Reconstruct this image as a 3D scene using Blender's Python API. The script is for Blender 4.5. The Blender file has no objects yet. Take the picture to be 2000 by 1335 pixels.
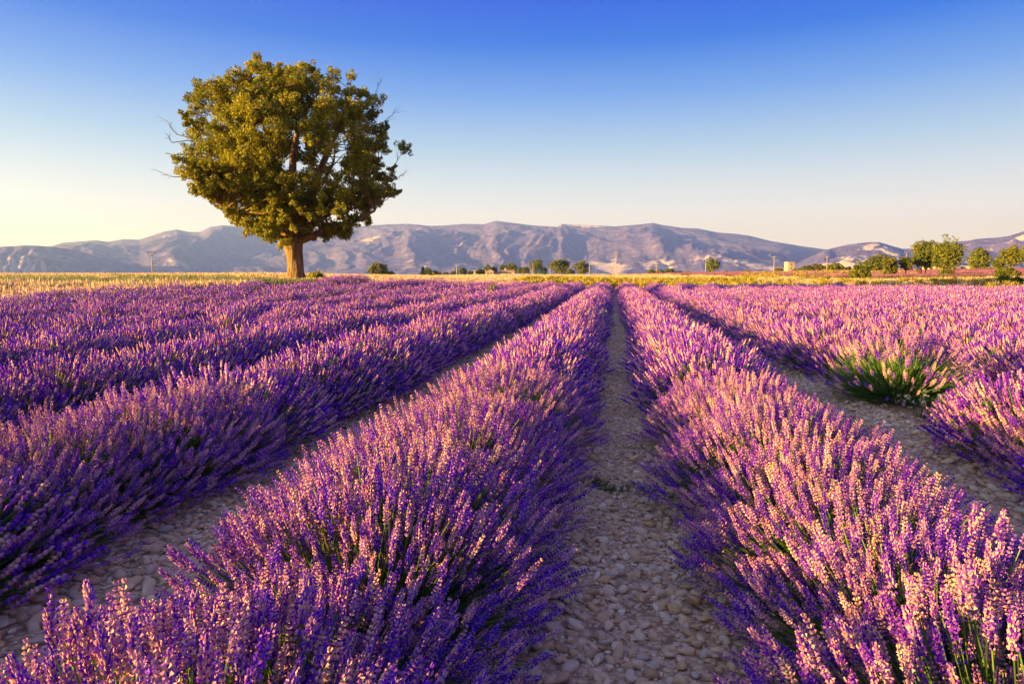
import bpy, math, random
import numpy as np
from mathutils import Vector, Matrix

PI = math.pi
rng = np.random.default_rng(7)
random.seed(7)
scene = bpy.context.scene
COL = scene.collection

# ------------------------------------------------------------------ camera, sky, sun, exposure
FPX = 1333.3                                   # focal length in pixels of the 2000 px wide photograph (24 mm)
PITCH = math.atan((667.5 - 537.0) / FPX)
YAW = math.atan(198.0 * math.cos(PITCH) / FPX)
EYE = np.array([0.0, 0.0, 1.5])
cam_d = bpy.data.cameras.new('camera')
cam_d.sensor_width = 36.0
cam_d.lens = 36.0 * FPX / 2000.0
cam_d.clip_start = 0.05
cam_d.clip_end = 60000.0
cam = bpy.data.objects.new('camera', cam_d)
cam.location = EYE.tolist()
cam.rotation_euler = (PI / 2 - PITCH, 0, YAW)
COL.objects.link(cam)
scene.camera = cam

SUN_EL = math.radians(8.5)
SUN_AZ = math.radians(59)                      # from straight behind (-Y) towards -X
SUN = np.array([-math.sin(SUN_AZ) * math.cos(SUN_EL), -math.cos(SUN_AZ) * math.cos(SUN_EL), math.sin(SUN_EL)])

world = bpy.data.worlds.new('World')
scene.world = world
world.use_nodes = True
nt = world.node_tree
nt.nodes.clear()
w_out = nt.nodes.new('ShaderNodeOutputWorld')
sky = nt.nodes.new('ShaderNodeTexSky')
sky.sky_type = 'NISHITA'
sky.sun_disc = False
sky.sun_elevation = SUN_EL
sky.sun_rotation = math.atan2(SUN[0], SUN[1])
sky.altitude = 600
sky.dust_density = 1.0
sky.ozone_density = 2.0
bg1 = nt.nodes.new('ShaderNodeBackground'); bg1.inputs['Strength'].default_value = 0.10
nt.links.new(sky.outputs[0], bg1.inputs['Color'])
tc = nt.nodes.new('ShaderNodeTexCoord')
sep = nt.nodes.new('ShaderNodeSeparateXYZ')
nt.links.new(tc.outputs['Generated'], sep.inputs[0])
ramp = nt.nodes.new('ShaderNodeValToRGB')
nt.links.new(sep.outputs['Z'], ramp.inputs[0])
SKY_STOPS = [(0.0, (.98, .90, 1.55)), (.045, (.92, .88, 1.42)), (.085, (.87, .88, 1.24)), (.125, (.70, .79, 1.08)),
             (.175, (.44, .63, .98)), (.245, (.16, .37, .94)), (.31, (.012, .17, .84)),
             (.37, (.0, .082, .80)), (.62, (.10, .18, .66)), (1.0, (.31, .33, .68))]
cr = ramp.color_ramp
cr.interpolation = 'LINEAR'
while len(cr.elements) < len(SKY_STOPS):
    cr.elements.new(0.5)
for e, (p, c) in zip(cr.elements, SKY_STOPS):
    e.position = p; e.color = (*c, 1)
bg2 = nt.nodes.new('ShaderNodeBackground'); bg2.inputs['Strength'].default_value = 0.25
nt.links.new(ramp.outputs[0], bg2.inputs['Color'])
wmix = nt.nodes.new('ShaderNodeMixShader'); wmix.inputs[0].default_value = 0.96
# the graded blue holds on the side away from the sun; towards the sun the plain physical sky takes over
dot = nt.nodes.new('ShaderNodeVectorMath'); dot.operation = 'DOT_PRODUCT'
dot.inputs[1].default_value = SUN.tolist()
nt.links.new(tc.outputs['Generated'], dot.inputs[0])
mrw = nt.nodes.new('ShaderNodeMapRange'); mrw.interpolation_type = 'SMOOTHSTEP'
mrw.inputs['From Min'].default_value = 0.28; mrw.inputs['From Max'].default_value = 1.0
mrw.inputs['To Min'].default_value = .99; mrw.inputs['To Max'].default_value = .25
nt.links.new(dot.outputs['Value'], mrw.inputs['Value']); nt.links.new(mrw.outputs[0], wmix.inputs[0])
nt.links.new(bg1.outputs[0], wmix.inputs[1]); nt.links.new(bg2.outputs[0], wmix.inputs[2])
nt.links.new(wmix.outputs[0], w_out.inputs['Surface'])

sun_d = bpy.data.lights.new('sun', 'SUN')
sun_d.energy = 5.0
sun_d.angle = math.radians(0.53)
sun_d.color = (1.0, 0.71, 0.20)
sun = bpy.data.objects.new('sun', sun_d)
sun.rotation_euler = Vector((-SUN).tolist()).to_track_quat('-Z', 'Y').to_euler()
sun.location = (SUN * 50).tolist()
COL.objects.link(sun)

scene.view_settings.view_transform = 'Standard'
scene.view_settings.look = 'None'
scene.view_settings.exposure = 2.05
scene.view_settings.gamma = 1.0
scene.view_settings.use_curve_mapping = False
scene.render.engine = 'CYCLES'
scene.cycles.max_bounces = 5
scene.cycles.diffuse_bounces = 3
scene.cycles.transmission_bounces = 3
scene.cycles.transparent_max_bounces = 4
scene.cycles.volume_bounces = 0
scene.cycles.use_denoising = True

# ------------------------------------------------------------------ pixel geometry helpers
cF = np.array([-math.sin(YAW) * math.cos(PITCH), math.cos(YAW) * math.cos(PITCH), -math.sin(PITCH)])
cR = np.array([math.cos(YAW), math.sin(YAW), 0.0])
cU = np.cross(cR, cF)
FH = np.array([-math.sin(YAW), math.cos(YAW), 0.0])

def ray(px, py):
    v = cF * FPX + cR * (px - 1000.0) - cU * (py - 667.5)
    return v / np.linalg.norm(v)

def at(px, py, d):                               # the point at horizontal distance d in the direction of a photo pixel
    v = ray(px, py)
    return EYE + v * d / math.hypot(v[0], v[1])

def project(P):
    P = np.asarray(P, float) - EYE
    z = P @ cF
    return 1000 + FPX * (P @ cR) / z, 667.5 - FPX * (P @ cU) / z, z

def px_of(x, y):                                 # photo column of a ground direction, clamped outside the view
    x = np.asarray(x, float); y = np.asarray(y, float)
    cx = x * cR[0] + y * cR[1]
    cz = (x * FH[0] + y * FH[1]) * math.cos(PITCH)
    p = np.where(cz > 1e-6, 1000 + FPX * cx / np.maximum(cz, 1e-6), np.where(cx < 0, -600, 2600))
    return np.clip(p, -600, 2600)

# ------------------------------------------------------------------ terrain: nearly flat field, gentle rise behind
def Z(px, d, py):
    return at(px, py, d)[2]
COLS = {
    -400: [(26, 0), (33, .05), (42, Z(0, 42, 560)), (60, Z(0, 60, 547)), (90, Z(0, 90, 541)), (150, Z(0, 150, 538.3))],
    0: [(28, 0), (33, .05), (42, Z(0, 42, 560)), (60, Z(0, 60, 547)), (90, Z(0, 90, 541)), (150, Z(0, 150, 538.3))],
    300: [(25, .0), (34, .36), (42, Z(300, 42, 551)), (64, Z(300, 64, 543)), (150, Z(300, 150, 538.3))],
    600: [(24, 0), (34.5, .45), (40, Z(600, 40, 546.5)), (62, Z(600, 62, 542)), (150, Z(600, 150, 538.3))],
    900: [(32, 0), (57, .25), (80, Z(900, 80, 547)), (130, Z(900, 130, 542)), (300, Z(900, 300, 538)), (500, 1.3)],
    1200: [(62, 0), (80, Z(1200, 80, 556)), (120, Z(1200, 120, 549)), (200, Z(1200, 200, 543)), (350, Z(1200, 350, 538.5)), (500, Z(1200, 500, 537))],
    1400: [(58, 0), (80, Z(1400, 80, 556)), (120, Z(1400, 120, 549)), (170, Z(1400, 170, 543)), (300, Z(1400, 300, 535)), (450, Z(1400, 450, 533))],
    1700: [(55, 0), (72, Z(1700, 72, 554)), (100, Z(1700, 100, 549)), (140, Z(1700, 140, 544)), (280, Z(1700, 280, 531)), (450, Z(1700, 450, 530.5))],
    2000: [(55, 0), (72, Z(2000, 72, 555)), (100, Z(2000, 100, 548)), (140, Z(2000, 140, 541)), (280, Z(2000, 280, 528)), (450, Z(2000, 450, 527))],
    2500: [(55, 0), (72, Z(2000, 72, 555)), (100, Z(2000, 100, 548)), (140, Z(2000, 140, 541)), (280, Z(2000, 280, 528)), (450, Z(2000, 450, 527))],
}
G_PX = np.linspace(-600, 2600, 65)
G_LD = np.linspace(math.log(0.2), math.log(40000), 420)
_rows = []
_keys = sorted(COLS)
for k in _keys:
    pts = [(0.2, 0.0)] + COLS[k]
    last = pts[-1]
    pts += [(last[0] * 1.6, last[1] - 2.0), (1600, -14), (40000, -30)]
    _rows.append(np.interp(G_LD, [math.log(p[0]) for p in pts], [p[1] for p in pts]))
_rows = np.array(_rows)
G_Z = np.array([np.interp(G_PX, _keys, _rows[:, j]) for j in range(len(G_LD))]).T

def _blur(a, n, axis):
    k = np.hanning(2 * n + 3)[1:-1]; k /= k.sum()
    p = np.take(a, np.clip(np.arange(-n, a.shape[axis] + n), 0, a.shape[axis] - 1), axis=axis)
    return np.apply_along_axis(lambda v: np.convolve(v, k, 'valid'), axis, p)
G_Z = _blur(_blur(G_Z, 2, 0), 3, 1)

def ground_z(x, y):
    x = np.asarray(x, float); y = np.asarray(y, float)
    d = np.maximum(np.hypot(x, y), 0.21)
    u = (px_of(x, y) - G_PX[0]) / (G_PX[1] - G_PX[0])
    v = (np.log(d) - G_LD[0]) / (G_LD[1] - G_LD[0])
    i = np.clip(u.astype(int), 0, len(G_PX) - 2); j = np.clip(v.astype(int), 0, len(G_LD) - 2)
    fu = np.clip(u - i, 0, 1); fv = np.clip(v - j, 0, 1)
    return (G_Z[i, j] * (1 - fu) * (1 - fv) + G_Z[i + 1, j] * fu * (1 - fv) + G_Z[i, j + 1] * (1 - fu) * fv + G_Z[i + 1, j + 1] * fu * fv)

def on_ground(px, d):
    p = at(px, 537, d)
    return np.array([p[0], p[1], float(ground_z(p[0], p[1]))])

def px_scale(px, d):                             # metres per photo pixel across and up at that place
    c = math.cos(math.atan((px - 1000) / FPX))
    return d * c * c / FPX, d * c / FPX

def azimuth(px):                                 # rotation that turns local +Y away from the camera
    v = ray(px, 537)
    return math.atan2(v[1], v[0]) - PI / 2

END_PX = [-600, 0, 300, 600, 750, 900, 1050, 1200, 1400, 2000, 2600]
END_D = [27, 31, 33.5, 35, 42, 54, 60, 62, 58, 55, 54]
def field_end(px):
    return np.interp(px, END_PX, END_D)

# ------------------------------------------------------------------ mesh helpers
def to_mesh(name, V, F, mats, mat_idx=None, attrs=None, smooth=False):
    V = np.asarray(V, np.float32); F = np.asarray(F, np.int32)
    me = bpy.data.meshes.new(name)
    n, k = F.shape
    me.vertices.add(len(V)); me.vertices.foreach_set('co', V.ravel())
    me.loops.add(n * k); me.loops.foreach_set('vertex_index', F.ravel())
    me.polygons.add(n)
    me.polygons.foreach_set('loop_start', np.arange(0, n * k, k, dtype=np.int32))
    if smooth:
        me.polygons.foreach_set('use_smooth', np.ones(n, bool))
    else:
        me.polygons.foreach_set('use_smooth', np.zeros(n, bool))
    for m in (mats if isinstance(mats, (list, tuple)) else [mats]):
        me.materials.append(m)
    if mat_idx is not None:
        me.polygons.foreach_set('material_index', np.asarray(mat_idx, np.int32))
    for an, av in (attrs or {}).items():
        a = me.attributes.new(an, 'FLOAT', 'POINT')
        a.data.foreach_set('value', np.asarray(av, np.float32))
    me.update(calc_edges=True)
    return me

def link(o, parent=None):
    COL.objects.link(o)
    if parent is not None:
        o.parent = parent
    return o

def obj(name, me, parent=None, kind=None, loc=None):
    o = bpy.data.objects.new(name, me)
    link(o, parent)
    if kind: o['kind'] = kind
    if loc is not None: o.location = [float(c) for c in loc]
    return o

def tag(o, label, cat, group=None):
    o['label'] = label; o['category'] = cat
    if group: o['group'] = group
    return o

def empty(name, loc, label, cat, group=None, rz=0.0):
    o = bpy.data.objects.new(name, None)
    o.empty_display_size = 0.2
    o.location = [float(c) for c in loc]; o.rotation_euler = (0, 0, rz)
    link(o)
    return tag(o, label, cat, group)

def frames(D, roll=None):
    D = D / np.linalg.norm(D, axis=1, keepdims=True)
    A = np.where(np.abs(D[:, 2:3]) < 0.9, np.array([[0, 0, 1.0]]), np.array([[1.0, 0, 0]]))
    U = np.cross(A, D); U /= np.linalg.norm(U, axis=1, keepdims=True)
    W = np.cross(D, U)
    if roll is not None:
        c, s = np.cos(roll)[:, None], np.sin(roll)[:, None]
        U, W = U * c + W * s, -U * s + W * c
    return U, W, D

def scatter(TV, TF, O, U, W, D, sw, sl):
    M = np.stack([U * sw[:, None], W * sw[:, None], D * sl[:, None]], axis=2)
    V = np.einsum('nij,kj->nki', M, TV) + O[:, None, :]
    F = TF[None] + (np.arange(len(O)) * len(TV))[:, None, None]
    return V.reshape(-1, 3), F.reshape(-1, TF.shape[1])

class Acc:
    def __init__(self): self.V = []; self.F = []; self.A = []; self.n = 0
    def add(self, V, F, a=None):
        V = np.asarray(V, float); F = np.asarray(F, int)
        self.V.append(V); self.F.append(F + self.n); self.n += len(V)
        self.A.append(np.full(len(V), 0.5) if a is None else np.broadcast_to(a, (len(V),)))
    def mesh(self, name, mat, smooth=False):
        return to_mesh(name, np.concatenate(self.V), np.concatenate(self.F), mat, attrs={'tint': np.concatenate(self.A)}, smooth=smooth)

def tube(pts, rad, n=6, cap=True, lump=0.0, r=None):
    pts = np.asarray(pts, float); rad = np.asarray(rad, float)
    T = np.gradient(pts, axis=0); T /= np.linalg.norm(T, axis=1, keepdims=True) + 1e-9
    ref = np.array([1.0, 0, 0]) if abs(T[0, 0]) < 0.8 else np.array([0, 1.0, 0])
    a = np.linspace(0, 2 * PI, n, endpoint=False)
    V = []
    U = ref - T[0] * (ref @ T[0]); U /= np.linalg.norm(U)
    for i in range(len(pts)):
        U = U - T[i] * (U @ T[i]); U /= np.linalg.norm(U)
        W = np.cross(T[i], U)
        rr = rad[i] * (1 + (lump * (r or rng).normal(size=n) if lump else 0))
        rr = np.broadcast_to(rr, (n,))
        V.append(pts[i] + (np.cos(a) * rr)[:, None] * U + (np.sin(a) * rr)[:, None] * W)
    V = np.concatenate(V)
    F = []
    for i in range(len(pts) - 1):
        for k in range(n):
            p, q = i * n + k, i * n + (k + 1) % n
            F += [(p, q, q + n), (p, q + n, p + n)]
    if cap:
        V = np.concatenate([V, pts[-1:]]); c = len(V) - 1; b = (len(pts) - 1) * n
        F += [(b + k, b + (k + 1) % n, c) for k in range(n)]
    return V, np.array(F)

def quads_to_tris(Q):
    Q = np.asarray(Q)
    return np.concatenate([Q[:, [0, 1, 2]], Q[:, [0, 2, 3]]])

def box(x0, x1, y0, y1, z0, z1):
    V = np.array([(x, y, z) for z in (z0, z1) for y in (y0, y1) for x in (x0, x1)], float)
    Q = [(0, 2, 3, 1), (4, 5, 7, 6), (0, 1, 5, 4), (2, 6, 7, 3), (0, 4, 6, 2), (1, 3, 7, 5)]
    return V, quads_to_tris(Q)

# value noise in numpy
def _h(ix, iy, s):
    n = (ix.astype(np.int64) * 374761393 + iy.astype(np.int64) * 668265263 + s * 1442695041) & 0xFFFFFFFF
    n = ((n ^ (n >> 13)) * 1274126177) & 0xFFFFFFFF
    n = ((n ^ (n >> 16)) * 2246822519) & 0xFFFFFFFF
    return ((n ^ (n >> 15)) & 0xFFFFFF) / float(0xFFFFFF)
def vnoise(x, y, s=0):
    ix = np.floor(x); iy = np.floor(y); fx = x - ix; fy = y - iy
    fx = fx * fx * fx * (fx * (fx * 6 - 15) + 10); fy = fy * fy * fy * (fy * (fy * 6 - 15) + 10)
    a, b, c, d = _h(ix, iy, s), _h(ix + 1, iy, s), _h(ix, iy + 1, s), _h(ix + 1, iy + 1, s)
    return (a * (1 - fx) + b * fx) * (1 - fy) + (c * (1 - fx) + d * fx) * fy
def fbm(x, y, s=0, o=4):
    t = 0; a = .5; n = 0
    for i in range(o):
        t = t + a * vnoise(x * 2 ** i, y * 2 ** i, s + i); n += a; a *= .5
    return t / n
def ridged(x, y, s=0, o=7):
    t = 0; a = .5; n = 0; w = 1.0
    for i in range(o):
        v = 1 - np.abs(2 * vnoise(x * 2 ** i, y * 2 ** i, s + i) - 1)
        v = v ** 1.5 * w; w = np.clip(v * 1.8, 0, 1)
        t = t + a * v; n += a; a *= .56
    return t / n

# ------------------------------------------------------------------ materials
def new_mat(name):
    m = bpy.data.materials.new(name); m.use_nodes = True
    n = m.node_tree; n.nodes.clear()
    out = n.nodes.new('ShaderNodeOutputMaterial')
    return m, n, out

def N(n, t, **kw):
    x = n.nodes.new(t)
    for k, v in kw.items():
        if k in x.inputs: x.inputs[k].default_value = v
        else: setattr(x, k, v)
    return x

def ramp_node(n, fac, stops):
    r = n.nodes.new('ShaderNodeValToRGB')
    while len(r.color_ramp.elements) < len(stops): r.color_ramp.elements.new(0.5)
    for e, (p, c) in zip(r.color_ramp.elements, stops):
        e.position = p; e.color = (*c, 1)
    n.links.new(fac, r.inputs[0])
    return r

def leafy(name, stops, trans=0.25, rough=0.6, spec=0.2, hue_var=0.03, val_var=0.35, tcol=None, noise=None):
    """thin plant surface: the colour runs along the tint attribute; varies a little from plant to plant"""
    m, n, out = new_mat(name)
    at_ = N(n, 'ShaderNodeAttribute', attribute_name='tint')
    r = ramp_node(n, at_.outputs['Fac'], stops)
    oi = N(n, 'ShaderNodeObjectInfo')
    hs = N(n, 'ShaderNodeHueSaturation')
    mh = N(n, 'ShaderNodeMapRange'); mh.inputs['To Min'].default_value = .5 - hue_var; mh.inputs['To Max'].default_value = .5 + hue_var
    mv = N(n, 'ShaderNodeMapRange'); mv.inputs['To Min'].default_value = 1 - val_var / 2; mv.inputs['To Max'].default_value = 1 + val_var / 2
    n.links.new(oi.outputs['Random'], mh.inputs['Value'])
    fr = N(n, 'ShaderNodeMath', operation='FRACT')
    mu = N(n, 'ShaderNodeMath', operation='MULTIPLY'); mu.inputs[1].default_value = 7.31
    n.links.new(oi.outputs['Random'], mu.inputs[0]); n.links.new(mu.outputs[0], fr.inputs[0]); n.links.new(fr.outputs[0], mv.inputs['Value'])
    n.links.new(mh.outputs[0], hs.inputs['Hue']); n.links.new(mv.outputs[0], hs.inputs['Value'])
    n.links.new(r.outputs[0], hs.inputs['Color'])
    b = N(n, 'ShaderNodeBsdfPrincipled'); b.inputs['Roughness'].default_value = rough
    b.inputs['Specular IOR Level'].default_value = spec
    n.links.new(hs.outputs[0], b.inputs['Base Color'])
    if trans > 0:
        t = N(n, 'ShaderNodeBsdfTranslucent')
        n.links.new(hs.outputs[0], t.inputs['Color'])
        mx = N(n, 'ShaderNodeMixShader'); mx.inputs[0].default_value = trans
        n.links.new(b.outputs[0], mx.inputs[1]); n.links.new(t.outputs[0], mx.inputs[2])
        n.links.new(mx.outputs[0], out.inputs['Surface'])
    else:
        n.links.new(b.outputs[0], out.inputs['Surface'])
    return m

M_FLOWER = leafy('lavender_flower', [(0, (.055, .004, .38)), (.36, (.16, .020, .54)), (.56, (.50, .20, .40)), (1, (.88, .56, .33))], trans=.10, hue_var=.008, val_var=.22, spec=.1)
M_FADED = leafy('faded_lavender_flower', [(0, (.12, .035, .13)), (.5, (.27, .10, .20)), (1, (.42, .20, .24))], trans=.1, val_var=.3)
M_STEM = leafy('lavender_stem', [(0, (.035, .10, .035)), (.6, (.09, .17, .03)), (1, (.22, .27, .05))], trans=.15, hue_var=.02)
M_OAK = leafy('oak_leaf', [(0, (.06, .08, .012)), (.45, (.25, .20, .014)), (1, (.50, .37, .025))], trans=.3, spec=.25, val_var=0)
M_TREE = leafy('tree_leaf', [(0, (.055, .08, .015)), (.5, (.13, .135, .02)), (1, (.23, .20, .03))], trans=.25, hue_var=.015, val_var=.3)
M_DARKLEAF = leafy('dark_leaf', [(0, (.025, .035, .03)), (1, (.05, .065, .04))], trans=.1)
M_STRAW = leafy('straw', [(0, (.46, .30, .16)), (.6, (.66, .46, .31)), (1, (.76, .56, .42))], trans=.3, hue_var=.006, val_var=.12)
M_GOLD = leafy('golden_weed', [(0, (.16, .15, .02)), (.5, (.34, .25, .03)), (1, (.52, .35, .06))], trans=.3, hue_var=.012, val_var=.25)
M_GREYGRASS = leafy('grey_green_grass', [(0, (.17, .20, .09)), (1, (.33, .33, .16))], trans=.25, hue_var=.02)
M_WEED = leafy('weed_leaf', [(0, (.04, .09, .03)), (1, (.10, .17, .05))], trans=.25)
M_YWEED = leafy('yellow_weed_leaf', [(0, (.22, .25, .03)), (1, (.50, .46, .05))], trans=.35)
M_GWEED = leafy('grey_weed_leaf', [(0, (.12, .16, .10)), (1, (.36, .37, .30))], trans=.25)

def rough_mat(name, c1, c2, scale=3.0, bump=0.3, dist=0.02, rough=0.9, c3=None, stretch=None):
    m, n, out = new_mat(name)
    co = N(n, 'ShaderNodeTexCoord')
    nz = N(n, 'ShaderNodeTexNoise'); nz.inputs['Scale'].default_value = scale; nz.inputs['Detail'].default_value = 6
    if stretch:
        mpg = N(n, 'ShaderNodeMapping'); mpg.inputs['Scale'].default_value = stretch
        n.links.new(co.outputs['Object'], mpg.inputs['Vector']); n.links.new(mpg.outputs[0], nz.inputs['Vector'])
    else:
        n.links.new(co.outputs['Object'], nz.inputs['Vector'])
    st = [(.3, c1), (.7, c2)] if c3 is None else [(.3, c1), (.52, c2), (.75, c3)]
    r = ramp_node(n, nz.outputs['Fac'], st)
    b = N(n, 'ShaderNodeBsdfPrincipled'); b.inputs['Roughness'].default_value = rough; b.inputs['Specular IOR Level'].default_value = .2
    n.links.new(r.outputs[0], b.inputs['Base Color'])
    bp = N(n, 'ShaderNodeBump'); bp.inputs['Strength'].default_value = bump; bp.inputs['Distance'].default_value = dist
    n.links.new(nz.outputs['Fac'], bp.inputs['Height']); n.links.new(bp.outputs[0], b.inputs['Normal'])
    n.links.new(b.outputs[0], out.inputs['Surface'])
    return m

M_BARK = rough_mat('oak_bark', (.11, .06, .03), (.24, .135, .06), scale=3, bump=1.0, dist=.14, c3=(.34, .19, .085), stretch=(2.6, 2.6, .5))
M_TWIG = rough_mat('twig_bark', (.16, .11, .08), (.26, .18, .12), scale=8)
M_POLE = rough_mat('weathered_pole', (.30, .22, .16), (.40, .31, .23), scale=2, bump=.1)
M_WALL = rough_mat('pale_plaster', (.46, .34, .24), (.54, .41, .30), scale=1.2, bump=.1)
M_WALL_P = rough_mat('pink_plaster', (.36, .24, .22), (.43, .30, .27), scale=1.2, bump=.1)
M_ROOF = rough_mat('clay_tile', (.36, .18, .10), (.46, .26, .16), scale=3, bump=.3)
M_ROOF_P = rough_mat('pale_clay_tile', (.42, .28, .23), (.50, .36, .30), scale=3, bump=.3)
M_DARK = rough_mat('dark_opening', (.03, .03, .03), (.05, .045, .04))
M_GREEN = rough_mat('green_sheet', (.02, .07, .04), (.03, .10, .06))

def stone_mat():
    m, n, out = new_mat('limestone_pebble')
    oi = N(n, 'ShaderNodeObjectInfo')
    at_ = N(n, 'ShaderNodeAttribute', attribute_name='tint')
    ad = N(n, 'ShaderNodeMath', operation='ADD'); n.links.new(oi.outputs['Random'], ad.inputs[0]); n.links.new(at_.outputs['Fac'], ad.inputs[1])
    fr = N(n, 'ShaderNodeMath', operation='FRACT'); n.links.new(ad.outputs[0], fr.inputs[0])
    r = ramp_node(n, fr.outputs[0], [(0, (.50, .30, .16)), (.25, (.66, .43, .25)), (.5, (.76, .54, .35)), (.7, (.54, .43, .34)), (.86, (.66, .40, .17)), (1, (.82, .68, .50))])
    co = N(n, 'ShaderNodeTexCoord')
    nz = N(n, 'ShaderNodeTexNoise'); nz.inputs['Scale'].default_value = 60; nz.inputs['Detail'].default_value = 5
    n.links.new(co.outputs['Object'], nz.inputs['Vector'])
    mp = N(n, 'ShaderNodeMapRange'); mp.inputs['From Min'].default_value = .3; mp.inputs['From Max'].default_value = .7
    mp.inputs['To Min'].default_value = .80; mp.inputs['To Max'].default_value = 1.15
    n.links.new(nz.outputs['Fac'], mp.inputs['Value'])
    mx = N(n, 'ShaderNodeMix', data_type='RGBA', blend_type='MULTIPLY'); mx.inputs[0].default_value = 1
    n.links.new(r.outputs[0], mx.inputs[6]); n.links.new(mp.outputs[0], mx.inputs[7])
    b = N(n, 'ShaderNodeBsdfPrincipled'); b.inputs['Roughness'].default_value = .8; b.inputs['Specular IOR Level'].default_value = .3
    n.links.new(mx.outputs[2], b.inputs['Base Color'])
    bp = N(n, 'ShaderNodeBump'); bp.inputs['Strength'].default_value = .25; bp.inputs['Distance'].default_value = .01
    n.links.new(nz.outputs['Fac'], bp.inputs['Height']); n.links.new(bp.outputs[0], b.inputs['Normal'])
    n.links.new(b.outputs[0], out.inputs['Surface'])
    return m
M_STONE = stone_mat()

def soil_mat(name, stony):
    m, n, out = new_mat(name)
    co = N(n, 'ShaderNodeTexCoord')
    nz = N(n, 'ShaderNodeTexNoise'); nz.inputs['Scale'].default_value = 9; nz.inputs['Detail'].default_value = 9; nz.inputs['Roughness'].default_value = .65
    vo = N(n, 'ShaderNodeTexVoronoi'); vo.inputs['Scale'].default_value = 26
    vo.inputs['Randomness'].default_value = 1
    for x in (nz, vo): n.links.new(co.outputs['Object'], x.inputs['Vector'])
    r = ramp_node(n, nz.outputs['Fac'], [(.3, (.26, .14, .08)), (.55, (.40, .24, .14)), (.75, (.52, .34, .21))])
    rs = ramp_node(n, vo.outputs['Distance'], [(.0, (.80, .60, .42)), (.42, (.64, .45, .30)), (.7, (.32, .20, .13))])
    mx = N(n, 'ShaderNodeMix', data_type='RGBA'); mx.inputs[0].default_value = stony
    n.links.new(r.outputs[0], mx.inputs[6]); n.links.new(rs.outputs[0], mx.inputs[7])
    b = N(n, 'ShaderNodeBsdfPrincipled'); b.inputs['Roughness'].default_value = .95; b.inputs['Specular IOR Level'].default_value = .1
    n.links.new(mx.outputs[2], b.inputs['Base Color'])
    inv = N(n, 'ShaderNodeMath', operation='SUBTRACT'); inv.inputs[0].default_value = 1
    n.links.new(vo.outputs['Distance'], inv.inputs[1])
    ad = N(n, 'ShaderNodeMath', operation='MULTIPLY_ADD'); ad.inputs[1].default_value = stony
    n.links.new(inv.outputs[0], ad.inputs[0]); n.links.new(nz.outputs['Fac'], ad.inputs[2])
    bp = N(n, 'ShaderNodeBump'); bp.inputs['Strength'].default_value = .9; bp.inputs['Distance'].default_value = .03
    n.links.new(ad.outputs[0], bp.inputs['Height']); n.links.new(bp.outputs[0], b.inputs['Normal'])
    n.links.new(b.outputs[0], out.inputs['Surface'])
    return m
M_SOIL = soil_mat('brown_soil', .25)
M_PATH = soil_mat('stony_soil', .75)
M_WHEAT = rough_mat('stubble_ground', (.50, .35, .17), (.62, .45, .24), scale=.6, bump=.5, dist=.1)
M_GREENGROUND = rough_mat('grassy_ground', (.20, .21, .09), (.36, .33, .15), scale=.8, bump=.5, dist=.1)

def mountain_mat():
    m, n, out = new_mat('hazed_limestone_mountain')
    a1 = N(n, 'ShaderNodeAttribute', attribute_name='tint')
    co = N(n, 'ShaderNodeTexCoord')
    nz = N(n, 'ShaderNodeTexNoise'); nz.inputs['Scale'].default_value = .010; nz.inputs['Detail'].default_value = 10; nz.inputs['Roughness'].default_value = .74
    n.links.new(co.outputs['Object'], nz.inputs['Vector'])
    hazed_scrub = ramp_node(n, nz.outputs['Fac'], [(.35, (.07, .055, .20)), (.52, (.14, .115, .38)), (.70, (.25, .205, .52))])  # scrub, with the lilac of distant haze and evening light mixed into its colour
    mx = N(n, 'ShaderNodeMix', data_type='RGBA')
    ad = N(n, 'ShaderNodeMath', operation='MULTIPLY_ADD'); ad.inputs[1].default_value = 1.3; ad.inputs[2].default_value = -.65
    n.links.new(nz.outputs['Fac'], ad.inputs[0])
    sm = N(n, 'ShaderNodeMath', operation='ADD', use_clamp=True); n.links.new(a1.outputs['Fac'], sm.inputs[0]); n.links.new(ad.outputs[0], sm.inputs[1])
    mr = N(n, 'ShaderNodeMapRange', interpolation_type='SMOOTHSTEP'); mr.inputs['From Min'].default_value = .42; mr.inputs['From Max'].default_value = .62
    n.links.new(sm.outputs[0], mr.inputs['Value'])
    n.links.new(mr.outputs[0], mx.inputs[0]); n.links.new(hazed_scrub.outputs[0], mx.inputs[6]); mx.inputs[7].default_value = (.62, .51, .60, 1)
    b = N(n, 'ShaderNodeBsdfDiffuse')
    n.links.new(mx.outputs[2], b.inputs['Color'])
    bp = N(n, 'ShaderNodeBump'); bp.inputs['Strength'].default_value = 1.0; bp.inputs['Distance'].default_value = 55
    n.links.new(nz.outputs['Fac'], bp.inputs['Height']); n.links.new(bp.outputs[0], b.inputs['Normal'])
    n.links.new(b.outputs[0], out.inputs['Surface'])
    return m
M_MOUNTAIN = mountain_mat()

# ------------------------------------------------------------------ ground, wheat field, mountains
def polar_sheet(name, az, rad, mat, lift, kind='structure'):
    """az: radians from +X; rad: (len(az), m) distances; follows the terrain"""
    A = np.repeat(az[:, None], rad.shape[1], 1)
    X = np.cos(A) * rad; Y = np.sin(A) * rad
    Zz = ground_z(X, Y) + lift
    V = np.stack([X, Y, Zz], -1).reshape(-1, 3)
    m = rad.shape[1]
    i, j = np.meshgrid(np.arange(len(az) - 1), np.arange(m - 1), indexing='ij')
    a = (i * m + j).ravel()
    Q = np.stack([a, a + 1, a + m + 1, a + m], 1)
    return obj(name, to_mesh(name, V, Q[:, ::-1], mat, smooth=True), kind=kind)

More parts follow.
